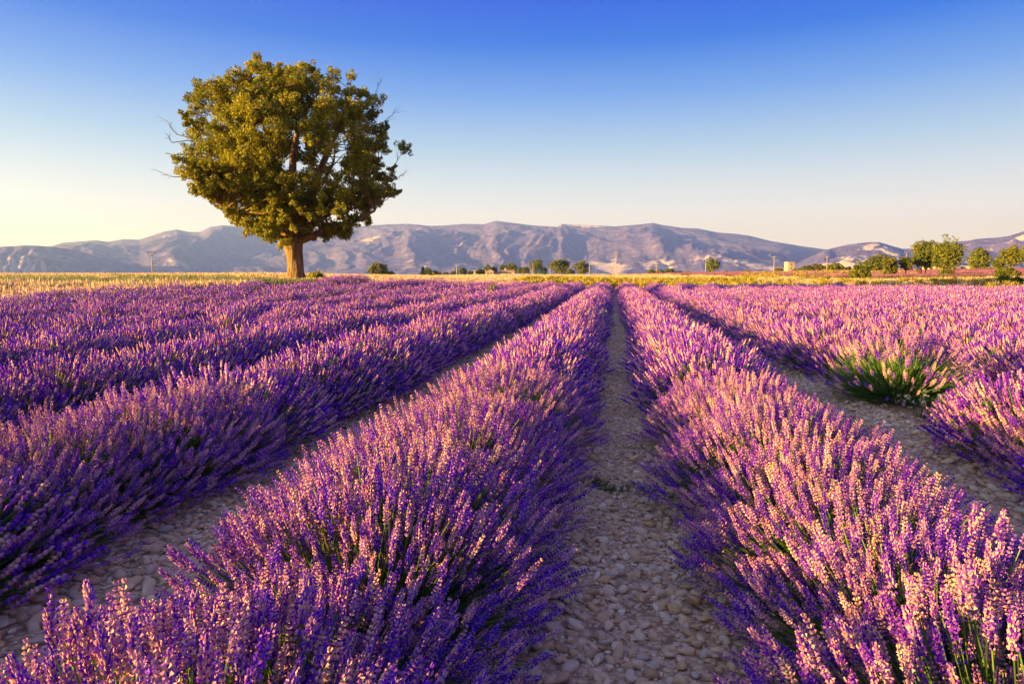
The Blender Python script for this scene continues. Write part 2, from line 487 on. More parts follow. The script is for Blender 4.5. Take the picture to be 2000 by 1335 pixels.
AZC = PI / 2 + YAW
az_all = np.concatenate([np.linspace(AZC - PI, AZC - .9, 60, endpoint=False), np.linspace(AZC - .9, AZC + .9, 220), np.linspace(AZC + .9, AZC + PI, 61)[1:]])
rr = np.exp(np.linspace(math.log(.25), math.log(11900), 170))
ground = polar_sheet('ground', az_all, np.repeat(rr[None], len(az_all), 0), M_SOIL, 0.0)
# hole under the camera closed by a small disc sector: the sheet starts 0.25 m from the axis, far below the frame

def view_az(px):
    v = ray(px, 537); return math.atan2(v[1], v[0])
def sheet_between(name, pxs, d0, d1, mat, lift, n=26):
    az = np.array([view_az(p) for p in pxs])
    d0 = np.array([float(d0(p)) for p in pxs]); d1 = np.array([float(d1(p)) for p in pxs])
    t = np.linspace(0, 1, n)
    rad = np.exp(np.log(d0)[:, None] * (1 - t) + np.log(d1)[:, None] * t)
    o = polar_sheet(name, az[::-1], rad[::-1], mat, lift)
    return o
pxs = np.linspace(-500, 1560, 80)
sheet_between('wheat_field', pxs, lambda p: field_end(p) + 1.2 + 14 * max(0, min(1, (420 - p) / 500)), lambda p: 420 if p > 700 else 180, M_WHEAT, .03)
sheet_between('grass_verge', np.linspace(-500, 520, 30), lambda p: field_end(p) + 1.0, lambda p: field_end(p) + 1.2 + 15 * max(0.02, min(1, (420 - p) / 500)), M_GREENGROUND, .045)
sheet_between('grass_margin', np.linspace(1300, 2500, 50), lambda p: field_end(p) + 1.0, lambda p: 105, M_GREENGROUND, .045)

def mountain(name, pxs, sil, D, Df, Db, seed, amp, rock=None, nr=110, vstr=(900., 2600.), cliff=None):
    az = np.array([view_az(p) for p in pxs])
    H = np.array([at(p, np.interp(p, [s[0] for s in sil], [s[1] for s in sil]), D)[2] for p in pxs])
    H = np.maximum(H, -40)
    t = np.concatenate([np.linspace(0, 1, nr), np.linspace(1, 2, 14)[1:]])
    r = np.where(t <= 1, Df + (D - Df) * t, D + (Db - D) * (t - 1))
    A, R = np.meshgrid(az, r, indexing='ij')
    P = np.repeat(np.array(pxs)[:, None], len(r), 1)
    T = np.repeat(t[None], len(az), 0)
    X = np.cos(A) * R; Y = np.sin(A) * R
    u = A * D; v = R                                             # metres along and across the range
    wx = (fbm(u / 1500, v / 1500, seed + 50) - .5) * 900; wy = (fbm(u / 1500 + 9, v / 1500, seed + 60) - .5) * 900
    rid = ridged((u + wx) / vstr[0], (v + wy) / vstr[1], seed)
    big = fbm((u + wx) / 2600, v / 3000, seed + 20, 3)
    fine = ridged((u + wx) / 330, (v + wy) / 520, seed + 30, 6)
    prof = np.where(T <= 1, T ** 1.25, 1 - (T - 1) ** 1.3)
    prof = np.clip(prof + (big - .5) * .9 * np.sin(PI * np.clip(T, 0, 1)), 0, 1.0)
    env = np.sin(PI * np.clip(T, 0, 1)) ** .8
    env = np.where(T < 1, env, 0)
    Hn = np.maximum(H, 40)[:, None]
    Zh = -40 + (H[:, None] + 40) * prof + env * Hn * amp * (rid - .42) + env * Hn * amp * .5 * (fine - .4)
    tint = .30 + .0 * T
    rk = np.zeros_like(T)
    if rock is not None:
        rk = rock(P, T, u, v)
    if cliff is not None:
        Zh = Zh + cliff(P, T, u, v) * Hn
    # sight-line check: nothing in front may rise above the ridge line
    ang = (Zh - 1.5) / R
    top = ang[:, nr - 1][:, None]
    Zh = np.where((T < 1) & (ang > top * .985), top * .985 * R + 1.5, Zh)
    # bare rock: steep ground and the given patches
    gr = np.gradient(Zh, axis=1) / np.maximum(np.gradient(R, axis=1), 1)
    gu = np.gradient(Zh, axis=0) / np.maximum(np.abs(np.gradient(u, axis=0)), 1)
    slope = np.hypot(gr, gu)
    patch = fbm(u / 420, v / 600, seed + 80, 5)
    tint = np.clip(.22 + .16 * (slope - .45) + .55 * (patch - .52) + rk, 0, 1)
    V = np.stack([X, Y, Zh], -1).reshape(-1, 3)
    m = len(r)
    i, j = np.meshgrid(np.arange(len(az) - 1), np.arange(m - 1), indexing='ij')
    a = (i * m + j).ravel()
    Q = np.stack([a, a + 1, a + m + 1, a + m], 1)
    return obj(name, to_mesh(name, V, Q, M_MOUNTAIN, attrs={'tint': tint.ravel()}, smooth=True), kind='structure')

SIL_MAIN = [(-700, 470), (-200, 480), (0, 484), (100, 482), (125, 474), (190, 469), (215, 472), (245, 467), (275, 468), (300, 460), (325, 452), (350, 448), (372, 453),
            (395, 453), (415, 443), (440, 440), (500, 443), (600, 446), (700, 442), (760, 438), (800, 437), (840, 441), (870, 440), (910, 437), (945, 438), (958, 434), (970, 431),
            (1000, 435), (1040, 440), (1088, 443), (1095, 437), (1130, 439), (1200, 442), (1250, 438), (1272, 435), (1290, 439), (1330, 445), (1360, 446), (1400, 454),
            (1430, 456), (1460, 460), (1500, 470), (1560, 480), (1610, 487), (1700, 496), (1800, 488), (1900, 472), (2100, 470), (2800, 480)]
def blob(P, T, px, t, wp, wt, k):
    return k * np.exp(-(((P - px) / wp) ** 2 + ((T - t) / wt) ** 2))
def rock_main(P, T, u, v):
    e = np.zeros_like(P)
    br = .7 + .6 * fbm(u / 160, v / 200, 5, 4)
    for px, t, wp, wt, k in [(725, .55, 34, .12, .5), (800, .50, 40, .05, .3), (900, .46, 20, .05, .35), (330, .62, 14, .12, .35), (330, .2, 60, .06, .25),
                             (1150, .97, 75, .045, .45), (980, .97, 40, .04, .25), (1170, .28, 24, .12, .5), (1205, .18, 24, .12, .45), (1280, .22, 40, .09, .4),
                             (1440, .22, 90, .05, .4), (1560, .2, 90, .12, .4), (1060, .42, 30, .04, .2), (820, .16, 60, .04, .25)]:
        e = e + blob(P, T, px, t, wp, wt, k)
    return e * br
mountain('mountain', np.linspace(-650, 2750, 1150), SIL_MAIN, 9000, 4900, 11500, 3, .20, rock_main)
SIL_LEFT = [(-700, 470), (-300, 474), (-100, 480), (0, 482), (60, 479), (100, 481), (140, 487), (190, 500), (240, 512), (290, 524), (340, 537), (400, 560)]
def rock_left(P, T, u, v):
    ribs = .5 + .5 * np.sin(P / 4.3 + 2.2 * np.sin(T * 9) + 5 * fbm(u / 260, v / 500, 9, 3))
    return blob(P, T, 45, .45, 75, .30, .42) * (.3 + ribs) + blob(P, T, 165, .6, 40, .12, .3)
def cliff_left(P, T, u, v):
    ribs = np.abs(np.sin(P / 8.6 + 2.2 * np.sin(T * 5) + 2.5 * fbm(u / 260, v / 500, 9, 3)))
    return blob(P, T, 50, .5, 80, .3, .20) * (ribs - .5)
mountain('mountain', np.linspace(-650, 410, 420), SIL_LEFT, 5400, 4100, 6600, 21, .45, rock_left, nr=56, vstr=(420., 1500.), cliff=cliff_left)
SIL_RIGHT = [(1480, 556), (1530, 528), (1570, 506), (1610, 488), (1650, 478), (1690, 473), (1715, 473), (1735, 479), (1760, 486), (1785, 485), (1830, 478), (1860, 472), (1890, 470), (1900, 467),
             (1940, 464), (1965, 461), (1980, 456), (2000, 450), (2060, 438), (2200, 425), (2500, 430), (2800, 440)]
def rock_right(P, T, u, v):
    ribs = .5 + .5 * np.sin(P / 7.5 + 4 * fbm(u / 240, v / 400, 12, 3))
    e = blob(P, T, 1700, .82, 34, .16, .42) + blob(P, T, 1745, .75, 30, .14, .36) + blob(P, T, 1660, .35, 40, .16, .4) + blob(P, T, 1590, .45, 40, .1, .4)
    e = e + blob(P, T, 1985, .86, 50, .085, .6) + blob(P, T, 1900, .93, 22, .06, .5) + blob(P, T, 1920, .66, 24, .1, .5) + blob(P, T, 1870, .42, 24, .1, .35)
    return e * (.45 + .75 * ribs)
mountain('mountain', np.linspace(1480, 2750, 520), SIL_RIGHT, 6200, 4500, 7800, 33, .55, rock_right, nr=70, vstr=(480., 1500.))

# air: one even box of pale haze round everything
def haze():
    m, n, out = new_mat('pale_air')
    p = N(n, 'ShaderNodeVolumePrincipled')
    p.inputs['Color'].default_value = (.27, .41, 1.0, 1)
    p.inputs['Absorption Color'].default_value = (1, 1, 1, 1)
    p.inputs['Density'].default_value = 1.3e-4
    p.inputs['Anisotropy'].default_value = 0.4
    n.links.new(p.outputs[0], out.inputs['Volume'])
    V, F = box(-12200, 12200, -12200, 12200, -45, 705)
    o = obj('haze', to_mesh('haze', V, F, m), kind='stuff')
    return o
haze()

# ------------------------------------------------------------------ instanced stuff (geometry nodes)
def variants(name, meshes):
    c = bpy.data.collections.new(name)
    for i, me in enumerate(meshes):
        c.objects.link(bpy.data.objects.new('%s_%02d' % (name, i), me))
    return c

def gn_stuff(name, coll, P, vi, rot, scl):
    me = bpy.data.meshes.new(name)
    me.vertices.add(len(P)); me.vertices.foreach_set('co', np.asarray(P, np.float32).ravel())
    a = me.attributes.new('vi', 'INT', 'POINT'); a.data.foreach_set('value', np.asarray(vi, np.int32))
    a = me.attributes.new('rot', 'FLOAT_VECTOR', 'POINT'); a.data.foreach_set('vector', np.asarray(rot, np.float32).ravel())
    a = me.attributes.new('scl', 'FLOAT_VECTOR', 'POINT'); a.data.foreach_set('vector', np.asarray(scl, np.float32).ravel())
    o = obj(name, me, kind='stuff')
    g = bpy.data.node_groups.new(name, 'GeometryNodeTree')
    g.interface.new_socket('Geometry', in_out='INPUT', socket_type='NodeSocketGeometry')
    g.interface.new_socket('Geometry', in_out='OUTPUT', socket_type='NodeSocketGeometry')
    gi = g.nodes.new('NodeGroupInput'); go = g.nodes.new('NodeGroupOutput')
    ci = g.nodes.new('GeometryNodeCollectionInfo')
    ci.inputs['Collection'].default_value = coll
    ci.inputs['Separate Children'].default_value = True
    ci.inputs['Reset Children'].default_value = True
    ip = g.nodes.new('GeometryNodeInstanceOnPoints')
    ip.inputs['Pick Instance'].default_value = True
    def named(nm, ty):
        x = g.nodes.new('GeometryNodeInputNamedAttribute'); x.data_type = ty; x.inputs['Name'].default_value = nm
        return x.outputs['Attribute']
    g.links.new(gi.outputs[0], ip.inputs['Points'])
    g.links.new(ci.outputs[0], ip.inputs['Instance'])
    g.links.new(named('vi', 'INT'), ip.inputs['Instance Index'])
    e2r = g.nodes.new('FunctionNodeEulerToRotation')
    g.links.new(named('rot', 'FLOAT_VECTOR'), e2r.inputs[0])
    g.links.new(e2r.outputs[0], ip.inputs['Rotation'])
    g.links.new(named('scl', 'FLOAT_VECTOR'), ip.inputs['Scale'])
    g.links.new(ip.outputs[0], go.inputs[0])
    md = o.modifiers.new('scatter', 'NODES'); md.node_group = g
    return o

# ------------------------------------------------------------------ lavender
def floret_spike(whorls, per, r, oct_=False):
    """one flower spike of unit length along z, radius about 1"""
    V = []; F = []; A = []; n = 0
    zs = np.concatenate([[0.0], np.linspace(.2, .93, whorls - 1)])
    pr = np.interp(zs, [0, .2, .45, .75, .93, 1], [.75, .95, 1.0, .85, .55, .3])
    for z, q in zip(zs, pr):
        ph = r.uniform(0, 6.28)
        for k in range(per):
            a = ph + 2 * PI * k / per + r.normal() * .25
            c, s = math.cos(a), math.sin(a)
            tip = np.array([c * q * r.uniform(.8, 1.25), s * q * r.uniform(.8, 1.25), z + r.uniform(.05, .10)])
            b = np.array([c * .18, s * .18, z - .01])
            sd = np.array([-s, c, 0]) * (.27 if oct_ else .40) * q
            if oct_:
                mid = b * .45 + tip * .55
                up = np.array([-.1 * c, -.1 * s, .055])
                pts = [b, mid + sd, mid + up, mid - sd, mid - up * .9, tip]
                fs = [(0, 1, 2), (0, 2, 3), (0, 3, 4), (0, 4, 1), (5, 2, 1), (5, 3, 2), (5, 4, 3), (5, 1, 4)]
            else:
                pts = [tip, b * .6 + tip * .4 + sd, b * .6 + tip * .4 - sd, b * .7 + tip * .3 + np.array([0, 0, .09])]
                fs = [(0, 2, 1), (0, 1, 3), (0, 3, 2)]
            V += pts; F += [tuple(i + n for i in f) for f in fs]; n += len(pts)
            A += [r.uniform(0, 1)] * len(pts)
    return np.array(V), np.array(F), np.array(A)

def cone_spike(whorls, sides, r, w=1.0):
    V = []; F = []; A = []; n = 0
    zs = np.linspace(0, .72, whorls)
    pr = np.interp(zs, [0, .4, .8], [.85, 1.0, .65]) * w
    for z, q in zip(zs, pr):
        ph = r.uniform(0, 6.28)
        dz = .72 / max(whorls - 1, 1)
        apex = [0, 0, z - .06]
        ring = [[math.cos(ph + 2 * PI * k / sides) * q, math.sin(ph + 2 * PI * k / sides) * q, z + dz * .55 + r.uniform(-.03, .05)] for k in range(sides)]
        top = [r.normal() * .1, r.normal() * .1, z + dz * 1.25]
        V += [apex] + ring + [top]
        for k in range(sides):
            a, b = n + 1 + k, n + 1 + (k + 1) % sides
            F += [(n + sides + 1, a, b), (n, b, a)] if whorls > 2 else [(n + sides + 1, a, b)]
        n += sides + 2; A += [r.uniform(0, 1)] * (sides + 2)
    return np.array(V), np.array(F), np.array(A)

def bush_tips(ns, r, a=.71, b=.60, c=.55, skew=0.0):
    th = np.arccos(r.uniform(0.02, 1, ns)); ph = r.uniform(0, 2 * PI, ns)
    lump = 1 + .08 * np.sin(3 * ph + r.uniform(0, 6)) * np.sin(th) + .07 * np.sin(5 * ph + 4 * th + r.uniform(0, 6))
    rad = np.where(r.uniform(size=ns) < .72, r.uniform(.90, 1.07, ns), r.uniform(.62, .92, ns)) * lump
    tip = np.stack([a * np.sin(th) * np.cos(ph), b * np.sin(th) * np.sin(ph), c * np.cos(th) + .05], 1) * rad[:, None]
    tip[:, 2] = np.maximum(tip[:, 2], .05 + .03 * r.uniform(size=ns))
    base = np.stack([tip[:, 0] * .24 + r.normal(size=ns) * .05, tip[:, 1] * .3 + r.normal(size=ns) * .05, np.full(ns, .03)], 1)
    d = tip - base; L = np.linalg.norm(d, axis=1, keepdims=True)
    dirs = d / L + np.array([0, 0, .38]) + r.normal(size=(ns, 3)) * .08
    dirs /= np.linalg.norm(dirs, axis=1, keepdims=True)
    return tip, base, dirs

def stems_mesh(tip, base, dirs, r, seg, inner, acc, w=.0022):
    ns = len(tip)
    L = np.linalg.norm(tip - base, axis=1, keepdims=True)
    mid = base * .42 + tip * .58 - dirs * L * .10 + np.array([0, 0, .02])
    P = [base, mid, tip]
    side = np.cross(dirs, r.normal(size=(ns, 3))); side /= np.linalg.norm(side, axis=1, keepdims=True) + 1e-9
    if seg == 'tube':
        s2 = np.cross(dirs, side)
        R = [np.concatenate([[side * math.cos(q) + s2 * math.sin(q)] for q in (0, 2.09, 4.19)])] 
        V = np.stack([p[:, None, :] + np.stack([side * math.cos(q) + s2 * math.sin(q) for q in (0, 2.09, 4.19)], 1) * w for p in P], 1)  # ns,3,3,3
        V = V.reshape(ns * 9, 3)
        f = []
        for i in range(2):
            for k in range(3):
                p, q = i * 3 + k, i * 3 + (k + 1) % 3
                f += [(p, q, q + 3), (p, q + 3, p + 3)]
        f = np.array(f)
        F = (f[None] + (np.arange(ns) * 9)[:, None, None]).reshape(-1, 3)
        t = np.repeat(np.tile([0.15, .45, .8], (ns, 1)), 3, axis=1).reshape(-1) * np.repeat(r.uniform(.6, 1.25, ns), 9)
    else:
        V = np.stack([base - side * w, base + side * w, mid - side * w * 1.3, mid + side * w * 1.3, tip - side * w, tip + side * w], 1).reshape(-1, 3)
        f = np.array([(0, 1, 3), (0, 3, 2), (2, 3, 5), (2, 5, 4)])
        F = (f[None] + (np.arange(ns) * 6)[:, None, None]).reshape(-1, 3)
        t = np.tile([.15, .15, .45, .45, .8, .8], ns) * np.repeat(r.uniform(.6, 1.25, ns), 6)
    acc.add(V, F, np.clip(t, 0, 1))
    # narrow leaves inside the cushion
    tp, bs, dr = bush_tips(inner, r, .60, .46, .42)
    sd = np.cross(dr, r.normal(size=(inner, 3))); sd /= np.linalg.norm(sd, axis=1, keepdims=True) + 1e-9
    lw = .009 if seg == 'tube' else .022
    V = np.stack([bs, (bs + tp) / 2 + sd * lw, tp, (bs + tp) / 2 - sd * lw], 1).reshape(-1, 3)
    f = np.array([(0, 1, 2), (0, 2, 3)])
    acc.add(V, (f[None] + (np.arange(inner) * 4)[:, None, None]).reshape(-1, 3), np.repeat(r.uniform(0, .6, inner), 4))

def spikes_mesh(tip, dirs, temps, r, acc, sw, sl):
    which = r.integers(0, len(temps), len(tip))
    for k, (TV, TF, TA) in enumerate(temps):
        s = which == k
        n = int(s.sum())
        if not n: continue
        U, W, D = frames(dirs[s], r.uniform(0, 6.28, n))
        V, F = scatter(TV, TF, tip[s], U, W, D, sw * r.uniform(.8, 1.2, n), sl * r.uniform(.72, 1.25, n))
        a = np.clip(np.tile(TA ** 1.15, n) * .46 + np.repeat(r.uniform(.0, .58, n), len(TA)), 0, 1)
        acc.add(V, F, a)

r_ = np.random.default_rng(11)
T_FINE = [floret_spike(11, 9, r_, True) for _ in range(6)]
T_HIGH = [floret_spike(8, 5, r_) for _ in range(5)]
T_MID = [cone_spike(4, 4, r_) for _ in range(5)]
T_FAR = [cone_spike(2, 3, r_, 1.0) for _ in range(4)]
FINE_MESH = [to_mesh('flower_spike', v * np.array([.0130, .0130, .110]), f, M_FLOWER, attrs={'tint': np.clip(a * .62 + .2, 0, 1)}) for v, f, a in T_FINE]

class Bush: pass
def make_bush(seed, level, n, green=0.0, fine=0):
    r = np.random.default_rng(seed)
    b = Bush()
    tip, base, dirs = bush_tips(n, r)
    keep = np.ones(n, bool)
    if green:                                                   # an open plant whose lower flowers are thin
        keep = (r.uniform(size=n) > green) | (tip[:, 2] > .42)
    st = Acc(); sp = Acc()
    if level == 'high':
        stems_mesh(tip, base, dirs, r, 'tube', 650, st)
    else:
        stems_mesh(tip, base, dirs, r, 'ribbon', 420 if level == 'mid' else 200, st, w=.0028 if level == 'mid' else .005)
    idx = np.where(keep)[0]
    b.fine = []
    if fine:
        cand = idx[tip[idx, 2] > .30]
        pick = r.choice(cand, min(fine, len(cand)), replace=False)
        idx = np.setdiff1d(idx, pick)
        b.fine = [(tip[i], dirs[i], r.uniform(0, 6.28), r.uniform(.8, 1.25), int(r.integers(0, 6))) for i in pick]
    T, sw, sl = {'high': (T_HIGH, .0132, .108), 'mid': (T_MID, .0136, .108), 'far': (T_FAR, .0185, .125)}[level]
    spikes_mesh(tip[idx], dirs[idx], T, r, sp, sw, sl)
    b.st_acc, b.sp_acc = st, sp
    return b

def joined(b, name, fm=None):
    V = np.concatenate(b.st_acc.V + b.sp_acc.V); ns = sum(len(v) for v in b.st_acc.V)
    F1 = np.concatenate(b.st_acc.F); F2 = np.concatenate(b.sp_acc.F) + ns
    A = np.concatenate(b.st_acc.A + b.sp_acc.A)
    return to_mesh(name, V, np.concatenate([F1, F2]), [M_STEM, fm or M_FLOWER], mat_idx=np.concatenate([np.zeros(len(F1)), np.ones(len(F2))]), attrs={'tint': A})

B_FINE = [make_bush(100 + i, 'high', 1000, fine=150) for i in range(2)]
B_HIGH = [make_bush(200 + i, 'high', 1050) for i in range(3)]
B_MID = [make_bush(300 + i, 'mid', 900) for i in range(5)]
B_OPEN = [make_bush(400 + i, 'high', 720, green=.62) for i in range(1)]
B_FAR = [make_bush(500 + i, 'far', 420) for i in range(4)]
for b in B_FINE + B_HIGH + B_MID + B_OPEN:
    b.stems = b.st_acc.mesh('stems', M_STEM); b.spikes = b.sp_acc.mesh('flower_spikes', M_FLOWER)

ROW_GAP = 2.2; X0 = 0.09
rl = np.random.default_rng(5)
plants = []                                                       # (x, y, row, open?)
for k in range(-26, 24):
    x = X0 + ROW_GAP * (k + .5)
    y = -3.0 + rl.uniform(0, .5)
    while y < 64:
        yy = y
        xx = x + rl.normal() * .03 + {-1: .08, 0: -.10}.get(k, 0)
        y += rl.uniform(.52, .66)
        d = math.hypot(xx, yy)
        p = float(px_of(xx, yy))
        opn = False
        if yy > 0.2 and d > field_end(p) + rl.normal() * .6: continue
        if k == -1 and .1 < yy < 2.15: continue
        if k == 1:
            if 6.55 < yy < 8.25 or 9.0 < yy < 10.2: continue
            if 8.25 <= yy <= 9.0:
                if any(q[3] for q in plants): continue
                yy = 8.6; xx = x - .05; opn = True
        if k == 2 and 12.2 < yy < 13.0: continue
        if yy > 9 and rl.uniform() < .025 and k not in (-1, 0): continue
        # keep what the frame, or a step aside of it, can see; and what throws its shade in
        cx = xx * cR[0] + yy * cR[1]; cz = xx * FH[0] + yy * FH[1]
        if cz < -2.6 or abs(cx) > max(cz, 0) * .80 + 4.5: continue
        plants.append((xx, yy, k, opn))
plants += [(X0 - 1.02, 1.20, -1, False), (X0 - 1.02, 1.78, -1, False)]
P = np.array([(a, b) for a, b, _, _ in plants])
u, v, zc = project(np.stack([P[:, 0], P[:, 1], np.full(len(P), .4)], 1))
u2, v2, zc2 = project(np.stack([P[:, 0], P[:, 1], np.full(len(P), .62)], 1))
in_view = (zc > .45) & (u > -420 / np.maximum(zc, .3) - 60) & (u < 2000 + 60 + 700 / np.maximum(zc, .3)) & ((v < 1500) | (v2 < 1335))
order = [i for i in np.argsort(np.hypot(P[:, 0], P[:, 1])) if in_view[i]]
close = {i for i in range(len(plants)) if math.hypot(*P[i]) < 2.3 and zc[i] > -.15}
single = close | set(order[:298 - len(close - set(order[:298]))]) | {i for i in range(len(plants)) if plants[i][3]}
ROW_LABEL = {
    -1: 'purple lavender bush in the row beside the stony centre path, on the oak side',
    0: 'purple lavender bush in the row beside the stony centre path, on the grove side',
    -2: 'purple lavender bush in the second row from the centre path towards the oak',
    1: 'purple lavender bush in the second row from the centre path towards the grove',
    -3: 'purple lavender bush in the third row from the centre path towards the oak',
    2: 'purple lavender bush in the third row from the centre path towards the grove',
}
NTH = {4: 'fourth', 5: 'fifth', 6: 'sixth', 7: 'seventh', 8: 'eighth', 9: 'ninth', 10: 'tenth', 11: 'eleventh', 12: 'twelfth'}
rest = []
cnt = 0
for i, (x, y, k, opn) in enumerate(plants):
    z = float(ground_z(x, y))
    d = math.hypot(x, y)
    s = rl.uniform(.88, 1.10); rz = (PI if rl.uniform() < .5 else 0) + rl.normal() * .12
    sz = s * rl.uniform(.94, 1.08)
    if i not in single:
        rest.append((x, y, z, d, rz, s, sz)); continue
    n_th = -k if k < 0 else k + 1
    side = 'oak' if k < 0 else 'grove'
    lab = ROW_LABEL.get(k) or 'purple lavender bush in the %s row from the centre path towards the %s' % (NTH.get(n_th, 'thirteenth'), side)
    grp = 'lavender bushes of row %d on the %s side' % (n_th, side)
    if k == -1 and abs(y - 1.2) < .01:
        lab = 'closest lavender bush of all, cut by the bottom edge of the picture beside the path'; grp = None
    if opn:
        lab = 'lone open lavender bush showing its green stems, bare stony ground on both sides'; grp = None
        b = B_OPEN[0]; s, sz, rz = 1.22, 1.25, .1
    elif d < 2.75: b = B_FINE[cnt % 2]
    elif d < 6.2: b = B_HIGH[cnt % 3]
    else: b = B_MID[int(rl.integers(0, 5))]
    root = empty('lavender_bush', (x, y, z), lab, 'lavender', grp, rz)
    root.scale = (s, s, sz)
    obj('stems', b.stems, root, 'stuff'); obj('flower_spikes', b.spikes, root, 'stuff')
    for (tp, dr, roll, sc, vi) in b.fine:
        o = obj('flower_spike', FINE_MESH[vi], root)
        q = Vector(dr.tolist()).to_track_quat('Z', 'Y').to_matrix().to_4x4() @ Matrix.Rotation(roll, 4, 'Z')
        o.matrix_local = Matrix.Translation(Vector(tp.tolist())) @ q @ Matrix.Diagonal((sc ** .5, sc ** .5, sc, 1))
    cnt += 1
C_LAV = variants('lavender_kind', [joined(b, 'lavender_mid') for b in B_MID] + [joined(b, 'lavender_far') for b in B_FAR])
R = np.array(rest)
nearish = R[:, 3] < 27
vi = np.where(nearish, rl.integers(0, 5, len(R)), 5 + rl.integers(0, 4, len(R)))
gn_stuff('lavender', C_LAV, R[:, :3], vi, np.stack([0 * R[:, 4], 0 * R[:, 4], R[:, 4]], 1), np.stack([R[:, 5], R[:, 5], R[:, 6]], 1))

# far lavender field up the slope on the grove side
rf = np.random.default_rng(9)
pts = []
for row in range(0, 110):
    for q in range(0, 260):
        a = -40 + q * 1.05 + rf.normal() * .15; b_ = row * 2.7
        c20, s20 = math.cos(.30), math.sin(.30)
        lx = a * c20 - b_ * s20; ly = 70 + a * s20 + b_ * c20
        wx = lx * cR[0] + ly * FH[0]; wy = lx * cR[1] + ly * FH[1]
        p = float(px_of(wx, wy)); d = math.hypot(wx, wy)
        lo = np.interp(p, [1230, 1300, 1450, 1560, 1640, 1720, 1800, 2000, 2200], [330, 230, 165, 150, 118, 100, 112, 122, 125])
        hi = np.interp(p, [1230, 1400, 1560, 2200], [380, 345, 300, 270])
        if p < 1230 or p > 2250 or d < lo or d > hi: continue
        if d < lo * 1.55 and (row // 2) % 3 == 0 and p < 1760: continue      # weedy strips without lavender
        pts.append((wx, wy, d))
FL = np.array(pts)
zf = ground_z(FL[:, 0], FL[:, 1])
n = len(FL)
rzf = YAW + .30 + PI / 2 + rf.normal(size=n) * .2
C_FADED = variants('faded_kind', [joined(b, 'lavender_faded', M_FADED) for b in B_FAR])
gn_stuff('far_lavender', C_FADED, np.stack([FL[:, 0], FL[:, 1], zf], 1), rf.integers(0, 4, n), np.stack([0 * rzf, 0 * rzf, rzf], 1), np.repeat(rf.uniform(.95, 1.25, n)[:, None], 3, 1))

# ------------------------------------------------------------------ grass and straw
def tuft(seed, nb, h, spread, w, mat, heads=False):
    r = np.random.default_rng(seed)
    a = r.uniform(0, 2 * PI, nb); rad = spread * np.sqrt(r.uniform(size=nb))
    b = np.stack([np.cos(a) * rad, np.sin(a) * rad, np.full(nb, -.03)], 1)
    hh = h * r.uniform(.6, 1.1, nb)
    lean = r.normal(size=(nb, 2)) * .22
    mid = b + np.stack([lean[:, 0] * hh * .4, lean[:, 1] * hh * .4, hh * .6], 1)
    tp = b + np.stack([lean[:, 0] * hh * 1.2, lean[:, 1] * hh * 1.2, hh], 1)
    an = r.uniform(0, PI, nb); sd = np.stack([np.cos(an), np.sin(an), 0 * an], 1) * w
    V = np.stack([b - sd, b + sd, mid + sd, mid - sd, tp], 1).reshape(-1, 3)
    f = np.array([(0, 1, 2), (0, 2, 3), (3, 2, 4)])
    if heads: 
        hd = np.stack([tp - sd * 2.2 - [0, 0, h * .14], tp + sd * 2.2 - [0, 0, h * .14], tp + [0, 0, h * .10], tp - [0, 0, h * .3], tp * 1], 1)
        V = np.concatenate([V, hd.reshape(-1, 3)]); 
        F = np.concatenate([(f[None] + (np.arange(nb) * 5)[:, None, None]).reshape(-1, 3), (np.array([(3, 1, 2), (3, 2, 0)])[None] + (nb * 5 + np.arange(nb) * 5)[:, None, None]).reshape(-1, 3)])
        A = np.tile(np.repeat(r.uniform(0, 1, nb), 5), 2)
    else:
        F = (f[None] + (np.arange(nb) * 5)[:, None, None]).reshape(-1, 3)
        A = np.repeat(r.uniform(0, 1, nb), 5)
    return to_mesh('tuft', V, F, mat, attrs={'tint': A})
TU = [tuft(1, 60, .55, .55, .012, M_STRAW, True), tuft(2, 60, .5, .6, .012, M_STRAW, True),
      tuft(3, 60, .6, .45, .016, M_GOLD), tuft(4, 55, .8, .4, .016, M_GOLD, True),
      tuft(5, 60, .45, .5, .014, M_GREYGRASS), tuft(6, 50, .55, .45, .014, M_GREYGRASS),
      tuft(7, 34, .09, .10, .0035, M_WEED)]
C_TUFT = variants('tuft_kind', TU)
rg = np.random.default_rng(21)
GP = []; GV = []; GS = []
def strew(n, p0, p1, d0, d1, kinds, s0=.8, s1=1.3, noise_cut=None):
    p = rg.uniform(p0, p1, n); t = rg.uniform(0, 1, n)
    for pp, tt in zip(p, t):
        a, b = float(d0(pp)), float(d1(pp))
        if b <= a: continue
        d = math.exp(math.log(a) * (1 - tt) + math.log(b) * tt)
        q = on_ground(pp, d)
        if noise_cut is not None and vnoise(np.array(q[0] / 4.0), np.array(q[1] / 4.0), 77) < noise_cut: continue
        GP.append(q); GV.append(kinds[int(rg.integers(0, len(kinds)))]); GS.append(rg.uniform(s0, s1) * (1.0 if d < 110 else min(1.9, (d / 110) ** .5)))
fe = lambda p: field_end(p) + 1.5
strew(5200, -380, 1330, lambda p: field_end(p) + 1.5 + 16 * max(0, min(1, (430 - p) / 500)), lambda p: (150 if p < 750 else 330), [0, 1], .6, .85)
strew(1500, 980, 1560, lambda p: 95, lambda p: np.interp(p, [980, 1250, 1330, 1450, 1560], [300, 300, 215, 158, 130]), [0, 1, 2], .8, 1.15)
strew(1500, 1010, 1470, fe, lambda p: np.interp(p, [1010, 1100, 1400, 1500], [70, 96, 100, 84]), [2, 3, 2, 3, 1], .6, 1.05)
strew(700, 1470, 2300, fe, lambda p: 90, [2, 3, 0], .35, .75)
